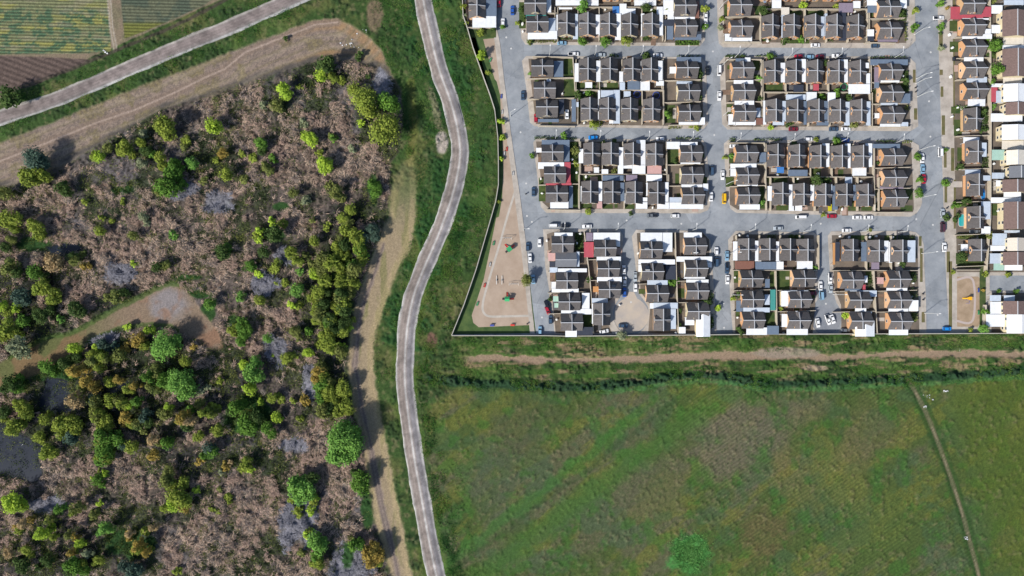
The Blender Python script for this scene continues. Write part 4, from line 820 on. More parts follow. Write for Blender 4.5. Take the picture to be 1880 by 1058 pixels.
def car_meshes(kind):
    b_ = MB(); g = MB(); L = 2.15 if kind != 'hatch' else 1.95
    if kind == 'van': L = 2.4
    if kind == 'pickup': L = 2.5
    loft(b_, [(-L,.74,.66,.35,.72),(-L+.12,.84,.74,.28,.88),(-L+.6,.88,.8,.26,.93),(0,.89,.82,.26,.93),(L-.9,.88,.8,.26,.9),(L-.25,.84,.74,.28,.8),(L,.72,.62,.34,.64)])
    if kind == 'sedan': c = (-1.55,-1.0,.35,1.05)
    elif kind == 'hatch': c = (-1.85,-1.5,.25,.95)
    elif kind == 'van': c = (-2.3,-2.1,1.2,1.9)
    else: c = (-.35,-.15,.85,1.5)
    zt = 1.42 if kind != 'van' else 1.85
    g.slab([(c[0],-.76,.93),(c[3],-.76,.91),(c[3],.76,.91),(c[0],.76,.93)], .04)
    n = len(g.v); g.v += [(c[0],-.76,.93),(c[3],-.76,.91),(c[3],.76,.91),(c[0],.76,.93),(c[1],-.6,zt-.05),(c[2],-.6,zt-.05),(c[2],.6,zt-.05),(c[1],.6,zt-.05)]
    g.f += [(n,n+1,n+5,n+4),(n+1,n+2,n+6,n+5),(n+2,n+3,n+7,n+6),(n+3,n,n+4,n+7),(n+4,n+5,n+6,n+7)]
    b_.slab([(c[1]-.06,-.62,zt-.02),(c[2]+.06,-.62,zt-.02),(c[2]+.06,.62,zt-.02),(c[1]-.06,.62,zt-.02)], .05)
    b_.slab([(c[1],-.5,zt+.03),(c[2],-.5,zt+.03),(c[2],.5,zt+.03),(c[1],.5,zt+.03)], .05)
    for s in (-.68, .68): b_.tube((c[0]+.02,s*1.08,.94),(c[1],s*.9,zt-.04),.04,.04,5); b_.tube((c[3]-.02,s*1.08,.92),(c[2],s*.9,zt-.04),.04,.04,5)
    if kind == 'pickup': g.box(-2.35,-.66,.94,-.5,.66,.955)
    wheel = MB(); wheel.tube((0,-.1,0),(0,.1,0),.32,.32,12)
    lamp = MB(); lamp.box(-.06,-.16,-.07,.05,.16,.07)
    return b_, g, wheel.mesh('wheel', mTyre), lamp.mesh('headlamp', mLamp), L
CM = {k_: car_meshes(k_) for k_ in ('sedan','hatch','van','pickup')}
CB = {}; paint_m = {}
def car(x, y, ang, ck, kind='sedan'):
    b_, g, wh, lp, L = CM[kind]
    if ck not in paint_m: paint_m[ck] = mat('car_paint_'+CARN[ck].replace(' ', '_').replace('-', '_'), CARC[ck], rough=.3, spec=.5)
    if (kind, ck) not in CB: CB[(kind, ck)] = (b_.mesh('body', paint_m[ck]), g.mesh('window_glass', mCarGlass))
    bm_, gm_ = CB[(kind, ck)]; wx, wy = P(x, y, .8)
    z0 = .035 if not (x > 975 and y < 218 and ang == 0 and False) else .165
    c = empty('parked_car' if kind in ('sedan','hatch') else ('parked_van' if kind == 'van' else 'parked_pickup'), (wx, wy, z0), math.radians(ang)); c.scale = (1.0, 1.0, 1.0)
    link('body', bm_, c); link('window_glass', gm_, c)
    for sx in (-1, 1):
        for sy in (-1, 1): link('wheel', wh, c, (sx*(L-.78), sy*.78, .32))
    for sy in (-1, 1): link('headlamp', lp, c, (L-.12, sy*.55, .62))
    c['category'] = 'car' if kind in ('sedan','hatch') else ('van' if kind == 'van' else 'pickup'); c['group'] = 'vehicles parked in the streets and yards'
    return (c, CARN[ck]+{'sedan':' saloon car','hatch':' hatchback car','van':' van','pickup':' pickup'}[kind], area(x, y), x, y)
CARS = """940.9 18.7 90 B sedan;923.3 42 90 W sedan;1031.9 78.8 0 c sedan;1053 99 0 W pickup;1103.2 100.8 0 S sedan;916.4 4 90 R sedan;1208 101.6 0 W sedan;1296 28 90 W sedan;1296 44 90 W hatch;1299.5 129.3 90 K sedan;1320.7 129.3 -90 W van;1497.7 83 0 W sedan;1466.6 103.7 180 R hatch;1487.3 104.4 0 c hatch;1506 103.7 180 r hatch;1538 102.3 180 W pickup;1607.9 83.9 0 b hatch;1724 32.6 0 W pickup;960 175 90 b sedan;984 216.5 90 R hatch;1041 209.6 90 W sedan;1321 175.9 -90 W sedan;1457.3 237 0 r sedan;1531.3 237 0 b sedan;1553.7 237 0 W sedan;1757.5 107.9 0 K hatch;1727.2 278.7 90 W van;1693.9 290.2 90 W sedan;1694.6 310 90 c sedan;1696.8 328.5 90 R sedan;1731.3 391.5 90 S sedan;1731.3 417 90 M van;1734.5 454 90 W sedan;1790.6 425.3 0 G pickup;1739.6 603.8 0 C hatch;1089.3 252.7 0 C sedan;979.6 352 90 b sedan;1212.6 255 180 W hatch;1348.5 268.4 0 W sedan;1307 313 90 b van;1327 321.4 -90 W sedan;1305.8 361 90 W sedan;1329.8 364.7 -90 Y van;1484.5 255.7 0 W hatch;1551.4 257.7 0 B sedan;1017.5 414.3 0 W van;1038.4 414.3 0 K hatch;1078 415.8 180 W sedan;1197.5 395.7 180 G pickup;1240 396.4 0 W hatch;969 453 90 b hatch;990.6 445.7 -90 W hatch;973.1 474 94 W sedan;979.1 513 94 c sedan;1145.6 495.7 90 W sedan;1147 516.6 90 W sedan;1146.7 537 90 B sedan;1166.5 508.4 -90 S sedan;1166.8 527.8 -90 W hatch;1005.5 570 -68 R hatch;1004 559 110 K hatch;1010.8 587 90 b hatch;991.4 607.2 90 c hatch;1144.4 598.3 0 b sedan;1109.3 608.7 12 W sedan;1315.7 461.5 90 W hatch;1315.7 481 90 b van;1335 470 -90 c sedan;1335 492.6 -90 b pickup;1335.9 513.5 -90 W sedan;1429 419.4 180 S sedan;1470.6 398.7 180 W van;1528.1 397 0 R sedan;1574.4 399.4 0 W sedan;1595.3 399.4 0 W sedan;1555.3 423.3 0 W sedan;1506.8 525 90 W sedan;1508.7 541.5 94 c van;1524.8 511 -90 W pickup;1525.6 529.6 -90 S sedan;1502 593 -80 W sedan;1520.6 587 -70 W pickup;1529.2 586.3 -70 W sedan;1492.3 538.5 0 r hatch;1552.8 606.5 0 G sedan"""
its = []
for q in CARS.split(';'):
    a = q.split(); its.append(car(float(a[0]), float(a[1]), float(a[2]), a[3], a[4]))
label_all(its)

# ------------------------------------------------------------------ street lamps, bollards, manholes
mPole = mat('lamp_post_steel', (214,216,214), rough=.5); mHead = mat('lamp_head', (240,240,238), rough=.4)
mb = MB(); mb.tube((0,0,0),(0,0,7.4),.13,.09,8); mb.tube((0,0,0),(0,0,.5),.2,.18,8); poleM = mb.mesh('pole', mPole)
mb = MB(); mb.tube((0,0,7.35),(0,1.9,7.8),.085,.065,6); armM = mb.mesh('arm', mPole)
mb = MB(); mb.slab([(-.17,1.8,7.9),(.17,1.8,7.9),(.14,2.6,7.98),(-.14,2.6,7.98)], .14); headM = mb.mesh('lamp_head', mHead)
LAMPS = "1008.4 103 0;1090.6 104.4 0;1175 104.4 0;1256.6 104.4 0;1348.4 106 0;1442.4 109 0;1531.6 109 0;1641.2 106.7 0;1019.2 255.7 0;1099 256.4 0;1186.4 258 0;1265 258.7 0;1350.3 261 0;1446.9 262.4 0;1541.7 261 0;1642.5 263 0;1034.7 421.5 0;1130.3 422.6 0;1271 423 0;1376 424 0;1475.8 425 0;1578.9 426 0;1649 426.5 0;1682 145 -80;1681.5 153.5 -80;1684 178.1 -80;1678.6 63.7 -80;1687.5 276 -80;1689.2 363.4 -80;1692.3 465.5 -80;1697.4 575 -90;1320.5 17 -60;1325.6 120.6 -60;1328.6 211.7 -60;1333.8 338.6 -75;1340.4 465 -90;1343.4 541.5 -90;937.4 213.8 -60;961 423 -90;1529.6 540.8 -90"
its = []
for q in LAMPS.split(';'):
    x, y, an = map(float, q.split()); wx, wy = P(x, y, 0)
    o = empty('street_lamp', (wx, wy, .16), math.radians(an)); o['category'] = 'street lamp'; o['group'] = 'street lamps'
    link('pole', poleM, o); link('arm', armM, o); link('lamp_head', headM, o)
    its.append((o, 'white street lamp with a single curved arm', area(x, y), x, y))
label_all(its)
mMan = mat('manhole_iron', (206,206,204)); mb = MB(); mb.tube((0,0,0),(0,0,.02),.42,.42,16); manM = mb.mesh('manhole_cover', mMan)
its = []
for (x, y) in [(929.5,68.7),(938.3,89.2),(1309,94.5),(1706,186),(1709,96),(1708.5,251),(1682.5,402.5),(1713,413),(976.5,407.5),(967.5,396.6),(1158.5,555),(1328.5,557),(1329.5,602),(1251,411),(1507,411),(1516.5,558),(1721.7,578.5),(955.7,243),(966,337),(995,583),(1311.5,248),(1150.6,405)]:
    wx, wy = P(x, y); o = link('manhole_cover', manM, None, (wx, wy, .032)); o['category'] = 'manhole cover'; o['group'] = 'manhole covers in the streets'
    its.append((o, 'pale round manhole cover set in asphalt', area(x, y), x, y))
label_all(its)
mDark = mat('dark_metal', (44,46,52)); mb = MB(); mb.tube((0,0,0),(0,0,.9),.3,.26,10); mb.tube((0,0,.9),(0,0,1.0),.34,.34,10); binM = mb.mesh('litter_bin', mDark)
its = []
for (x, y) in [(1679.9,161.7),(1680.6,169),(1693.6,539.7),(1694,550.5),(965.5,356.5),(967.8,594.8),(1737.4,382.5)]:
    wx, wy = P(x, y); o = link('litter_bin', binM, None, (wx, wy, .17)); o['category'] = 'bin'; o['group'] = 'dark bins on the pavements'
    its.append((o, 'small dark round bin on pavement', area(x, y), x, y))
label_all(its)

# ------------------------------------------------------------------ playground and park furniture
mG = mat('play_green', (60,170,110)); mR = mat('play_red', (235,70,60)); mBl = mat('play_blue', (60,90,190)); mYw = mat('play_yellow', (240,180,30))
def play_tower(x, y, rz, label):
    o = empty('play_tower', (*P(x, y), .08), rz); o.scale = (.85, .85, .9); tag(o, label, 'playground', 'play towers in the park')
    mb = MB()
    for sx in (-1, 1):
        for sy in (-1, 1): mb.tube((sx,sy,0),(sx,sy,2.6),.08,.08,6)
    mb.box(-1,-1,1.2,1,1,1.3); mb.build('frame', mFrame, o)
    mb = MB(); mb.slab([(-1.3,0,3.3),(-1.3,-1.3,2.5),(1.3,-1.3,2.5),(1.3,0,3.3)], .08); mb.slab([(-1.3,1.3,2.5),(-1.3,0,3.3),(1.3,0,3.3),(1.3,1.3,2.5)], .08); mb.build('roof', mG, o)
    for (dx, dy) in ((1,0),(0,1)):
        mb = MB(); s = .4
        a = [(dx*1.05-dy*s, dy*1.05-dx*s, 1.3),(dx*3.6-dy*s, dy*3.6-dx*s, .15),(dx*3.6+dy*s, dy*3.6+dx*s, .15),(dx*1.05+dy*s, dy*1.05+dx*s, 1.3)]
        mb.slab(a if dx else a[::-1], .1)
        mb.slab([(a[0][0],a[0][1],a[0][2]+.25),(a[1][0],a[1][1],a[1][2]+.25),(a[1][0]+.07*dy,a[1][1]+.07*dx,a[1][2]+.25),(a[0][0]+.07*dy,a[0][1]+.07*dx,a[0][2]+.25)], .3); mb.build('slide', mR, o)
    mb = MB(); mb.box(-2.1,-.5,.6,-1.05,.5,.75); mb.box(-2.6,-.5,.2,-2.1,.5,.35); mb.build('step', mDark, o)
play_tower(935, 458, math.radians(40), 'play tower with green roof and red slides, upper park end')
play_tower(931, 549, 0, 'play tower with green roof and red slides, lower park end')
o = empty('slide_set', (*P(1777,548), .18)); o.scale = (.75, .75, .8); tag(o, 'yellow slide set in the small fenced sand square', 'playground')
mb = MB(); mb.box(-.8,-.8,1.2,.8,.8,1.3); [mb.tube((sx*.7,sy*.7,0),(sx*.7,sy*.7,2.2),.07,.07,6) for sx in (-1,1) for sy in (-1,1)]; mb.slab([(-1,-1,2.3),(1,-1,2.3),(1,1,2.3),(-1,1,2.3)], .08); mb.build('platform', mYw, o)
mb = MB(); mb.slab([(-.8,-.35,1.25),(-.8,.35,1.25),(-3.4,.35,.1),(-3.4,-.35,.1)], .08); mb.build('slide', mYw, o)
mb = MB(); mb.tube((-.6,-3,2),( -.6,-1,2),.06,.06); [mb.tube((a,b_,0),(-.6,b_,2),.05,.05) for a in (-1.3,.1) for b_ in (-3,-1)]; mb.build('swing_frame', mBl, o)
its = []
def bench(x, y, rz, m_, cn):
    o = empty('park_bench', (*P(x, y), .08), math.radians(rz)); o['category'] = 'bench'; o['group'] = 'park benches'
    mb = MB(); [mb.box(-.95, -.3+.2*i, .42, .95, -.15+.2*i, .47) for i in range(3)]; mb.build('seat', m_, o)
    mb = MB(); mb.slab([(-.95,.34,.5),(.95,.34,.5),(.95,.5,.95),(-.95,.5,.95)], .05); mb.build('backrest', m_, o)
    for s in (-.8, .8): mb = MB(); mb.box(s-.05,-.3,0,s+.05,.38,.42); mb.build('leg', mDark, o)
    its.append((o, cn+' bench', area(x, y), x, y))
for a in [(906.5,447,80,mG,'green'),(899.5,486,80,mFrame,'white'),(890,524,75,mR,'red'),(876.5,558,70,mG,'pale green'),(903.5,598,0,mBl,'blue'),(941,597.5,0,mR,'red'),(920.5,177.5,85,mBl,'blue'),(922,206,85,mFrame,'white'),(930.5,274,85,mR,'red'),(926,282,85,mFrame,'white'),(942,319,85,mFrame,'white'),(900.5,110.5,70,mG,'pale green'),(1795.7,533,90,mBl,'blue'),(1795.7,574,90,mG,'green')]: bench(*a)
label_all(its)
def horse(x, y, rz, kind, label):
    o = empty(kind, (*P(x, y), .08), math.radians(rz)); tag(o, label, 'playground')
    if kind == 'seesaw':
        mb = MB(); mb.slab([(-2,-.12,.75),(2,-.12,.45),(2,.12,.45),(-2,.12,.75)], .07); mb.build('plank', mFrame, o); mb = MB(); mb.tube((0,-.3,.3),(0,.3,.3),.3,.3); mb.build('pivot', mDark, o)
    else:
        mb = MB(); mb.tube((-2.2,0,2.1),(2.2,0,2.1),.07,.07); [mb.tube((s*2.2,t_,0),(s*2.2,0,2.1),.06,.06) for s in (-1,1) for t_ in (-.8,.8)]; mb.build('frame', mFrame, o)
        for s in (-1, 0, 1): mb = MB(); mb.box(s-.25,-.15,.5,s+.25,.15,.56); mb.tube((s-.2,0,.56),(s-.2,0,2.1),.015,.015,4); mb.tube((s+.2,0,.56),(s+.2,0,2.1),.015,.015,4); mb.build('swing_seat', mDark, o)
horse(930.5,437.5,0,'swing_set','white swing set above the upper play tower'); horse(943.5,521.5,0,'swing_set','white swing set in the middle of the sandy park')
horse(911.5,514.5,90,'seesaw','white seesaw, left one of the two in the park centre'); horse(921.5,514.5,90,'seesaw','white seesaw, right one of the two in the park centre')
for (x, y, m_, lb) in [(1169,174,mBl,'blue-rimmed trampoline in a yard of the second left block, left one'),(1204,176,mBl,'blue-rimmed trampoline in a yard of the second left block, right one'),(1547.5,160.5,mG,'green-rimmed trampoline in a yard of the second centre block')]:
    o = empty('trampoline', (*P(x, y), .2)); tag(o, lb, 'trampoline')
    mb = MB(); n_ = 20; [mb.tube((1.5*math.cos(a),1.5*math.sin(a),.8),(1.5*math.cos(a+.32),1.5*math.sin(a+.32),.8),.12,.12,6) for a in [2*math.pi*i/n_ for i in range(n_)]]; mb.build('rim', m_, o)
    mb = MB(); mb.quad(*[(1.45*math.cos(2*math.pi*i/n_),1.45*math.sin(2*math.pi*i/n_),.8) for i in range(n_)]); mb.build('jumping_mat', mDark, o)
    for a in (0, 1.57, 3.14, 4.71): mb = MB(); mb.tube((1.5*math.cos(a),1.5*math.sin(a),0),(1.5*math.cos(a),1.5*math.sin(a),.8),.05,.05,6); mb.build('leg', mFrame, o)
mTank = mat('white_tank_plastic', (236,238,236)); mb = MB(); mb.tube((0,0,0),(0,0,.9),.48,.48,14); mb.tube((0,0,.9),(0,0,1.02),.42,.2,14); tankM = mb.mesh('water_tank', mTank)
its = []
for t_, L in {'t1':[(790,315),(795,415)],'t2':[(155,125),(770,125),(945,205)],'t3':[(650,540)],'t4':[(1025,345),(400,205),(325,260)],'t5':[(465,660),(520,910)],'t6':[(495,358),(800,772),(955,580),(670,590),(960,980)],'t7':[(650,292),(660,585),(1150,590)],'t8':[(1595,328),(1230,195),(935,498)],'t9':[(140,385),(835,395),(935,840),(855,970)],'u1':[(355,590),(370,770),(795,515),(950,515),(740,355),(910,565)],'u2':[(275,480),(1220,395),(1660,545),(125,945)],'u3':[(55,545),(305,590),(1080,625),(555,530),(850,965),(1500,455)],'u4':[(940,140),(1455,630)],'u5':[(1520,290)],'v0':[(295,315)],'v1':[(295,415),(705,330),(665,445),(1420,570)],'v2':[(1190,470),(1150,820),(415,650)],'v3':[(610,410),(1005,735),(1800,235),(1160,225),(1055,215)],'v4':[(1035,625),(275,815),(1605,820)],'v5':[(690,360),(800,375),(1055,375),(1340,375),(190,365),(1415,690),(1135,360)],'v6':[(1570,370)]}.items():
    for (a, b_) in L:
        x, y = T(t_, a, b_); wx, wy = P(x, y, 1); o = link('water_tank', tankM, None, (wx, wy, .17)); o['category'] = 'tank'; o['group'] = 'small white tanks in the yards'
        o.scale = (R.uniform(.8, 1.5), R.uniform(.7, 1.1), 1); o.rotation_euler = (0, 0, R.random()*3); its.append((o, 'small white tank', area(x, y), x, y))
label_all(its)
# pools
mPool = mat('pool_water', (50,170,175), rough=.1, spec=.5); mPoolB = mat('pool_water_blue', (40,130,200), rough=.1, spec=.5)
def pool(pts, m_, label):
    o = empty('swimming_pool', (*P(*pts[0]), .16)); tag(o, label, 'pool'); ox, oy = o.location.x, o.location.y
    n = len(pts); cx = sum(p[0] for p in pts)/n; cy = sum(p[1] for p in pts)/n; w_ = [P(*p) for p in pts]; w2 = [P(cx+(p[0]-cx)*1.13, cy+(p[1]-cy)*1.1) for p in pts]
    mb = MB(); mb.slab([(a-ox,b_-oy,.16) for a, b_ in w2], .2); mb.build('rim', mConc, o)
    mb = MB(); mb.quad(*[(a-ox,b_-oy,.17) for a, b_ in w_]); mb.build('water_surface', m_, o)
def ell(cx, cy, rx, ry, p=1.0, n=20): return [(cx+rx*math.copysign(abs(math.cos(t))**p, math.cos(t)), cy+ry*math.copysign(abs(math.sin(t))**p, math.sin(t))) for t in [-2*math.pi*i/n for i in range(n)]]
pool(ell(1765,404.5,5.2,11,.5), mPool, 'turquoise oblong swimming pool in a front yard east of avenue')
pool(ell(1804.5,357,4,10,.8), mPoolB, 'blue curved pool behind a house east of avenue')
pool(ell(1404,1.5,3.6,3.6), mPoolB, 'small round pale blue pool at the top edge')

# ------------------------------------------------------------------ trees
def leafq(pts, nrm_bias, size, rng, aspect=1.0):
    """random quads at pts"""
    n = len(pts); d = rng.normal(size=(n, 3)); d /= np.linalg.norm(d, axis=1)[:, None]
    nn = nrm_bias+d*.75; nn /= np.linalg.norm(nn, axis=1)[:, None]+1e-9
    a = np.cross(nn, rng.normal(size=(n, 3))); a /= np.linalg.norm(a, axis=1)[:, None]+1e-9; b_ = np.cross(nn, a)
    s = (size*(.6+.8*rng.random(n)))[:, None]*.5
    a = a*s; b_ = b_*s*aspect
    v = np.stack([pts-a-b_*.6, pts+a*.2-b_, pts+a+b_*.5, pts-a*.3+b_], 1).reshape(-1, 3)
    return v, np.arange(4*n).reshape(n, 4)
def crown_mesh(seed, ncl, nleaf, leaf, hz, style='round'):
    rng = np.random.default_rng(seed); P_, B_ = [], []; tone = []
    for i in range(ncl):
        th = rng.random()*2*math.pi; rr = .68*math.sqrt(rng.random()); u = rng.random()
        zc = (.15+.75*u)*hz; rr *= math.sqrt(max(.1, 1-.75*abs(u-.25)))
        if style == 'spiky': rr *= 1.15-.75*u
        c = np.array([math.cos(th)*rr, math.sin(th)*rr, zc]); rad = (.24+.2*rng.random())*(1 if style != 'spiky' else .8)
        k_ = nleaf//ncl; d = rng.normal(size=(k_, 3)); d /= np.linalg.norm(d, axis=1)[:, None]; d[:, 2] = np.where(d[:, 2] < -.3, -d[:, 2], d[:, 2])
        q = d*(rad*(.45+.85*rng.random(k_)))[:, None]*np.array([1, 1, .8*max(1, hz*.6)]); P_.append(c+q); B_.append(d+np.array([0, 0, .35])); tone.append(np.full(k_, .86+.28*rng.random())*(.85+.3*rng.random(k_)))
    pts = np.concatenate(P_); v, f = leafq(pts, np.concatenate(B_), leaf, rng, .8 if style != 'spiky' else .5)
    return v, f, np.repeat(np.concatenate(tone), 4)
LEAF = {'L':(146,172,60),'Y':(122,136,56),'G':(86,120,48),'D':(66,86,44),'B':(68,88,76),'O':(146,128,64),'T':(154,134,98),'P':(122,130,100),'E':(106,114,60),'V':(104,144,66)}
LEAFN = {'L':'lime-green','Y':'yellow-green','G':'mid-green','D':'dark green','B':'blue-green','O':'orange-yellow','T':'tan dry','P':'pale grey-green','E':'olive','V':'fresh green'}
mLeaf = attr_mat('leaf', noise=.18, nscale=1.4, bump=0, transl=.28, rand=.1)
mBark = mat('bark', (104,88,72), noise=.2, nscale=4)
KL = 1.6
def crown_variants(cls, k_):
    out = []
    ncl, nl, lf, hz, st = {'s':(7,230,.30,1.0,'round'),'m':(16,900,.165,1.15,'round'),'l':(34,2800,.095,1.05,'round'),'p':(18,900,.17,2.0,'spiky')}[cls]
    for i in range(3):
        v, f, tn = crown_mesh(hash((cls, i)) % 1000 if False else {'s':10,'m':20,'l':30,'p':40}[cls]+i, ncl, nl, lf, hz, st)
        c = alb(LEAF[k_], KL)[None, :]*tn[:, None]; c[:, 0] *= 1+.12*(tn-1)*3
        me = mesh_np('crown', v, f, mLeaf, np.clip(c, 0, .8)); out.append(me)
    return out
CV = {}
mb = MB(); mb.tube((0,0,0),(0,0,.55),.07,.05,7); mb.tube((0,0,.5),(.28,.1,.95),.045,.02,5); mb.tube((0,0,.5),(-.25,.15,1.0),.045,.02,5); mb.tube((0,0,.52),(.02,-.26,.9),.04,.02,5); trunkM = mb.mesh('trunk', mBark)
tcount = [0]
def tree(x, y, r, k_, where, name='tree', tall=None, cat='tree', group='trees of the wetland'):
    R_ = r*PX; cls = 's' if r < 8.5 else ('m' if r < 19 else 'l')
    if tall: cls = 'p'
    hc = R_*.5 if cls == 's' else (R_*.7+.6 if cls == 'm' else R_*.9+1.2)    # height where the crown starts
    if tall: hc = R_*.8
    if (cls, k_) not in CV: CV[(cls, k_)] = crown_variants(cls, k_)
    i = tcount[0]; tcount[0] += 1
    hm = hc+R_*.6; wx, wy = P(x, y, hm)
    o = empty(name, (wx, wy, -.05), R.random()*6.28)
    tr = link('trunk', trunkM, o); tr.scale = (R_*1.1, R_*1.1, hc*1.3+.3)
    c = link('crown', CV[(cls, k_)][i % 3], o, (0, 0, hc*.72)); s = R_*(1.36 if group.endswith('wetland') else 1.15); c.scale = (s, s, s*(.9+.3*R.random())); c.rotation_euler = (0, 0, R.random()*6.28)
    o['category'] = cat; o['group'] = group
    sz = 'small' if r < 8.5 else ('medium' if r < 14 else ('large' if r < 24 else 'huge'))
    return (o, sz+' '+LEAFN[k_]+(' tree' if cat == 'tree' else ' shrub'), where, x, y)
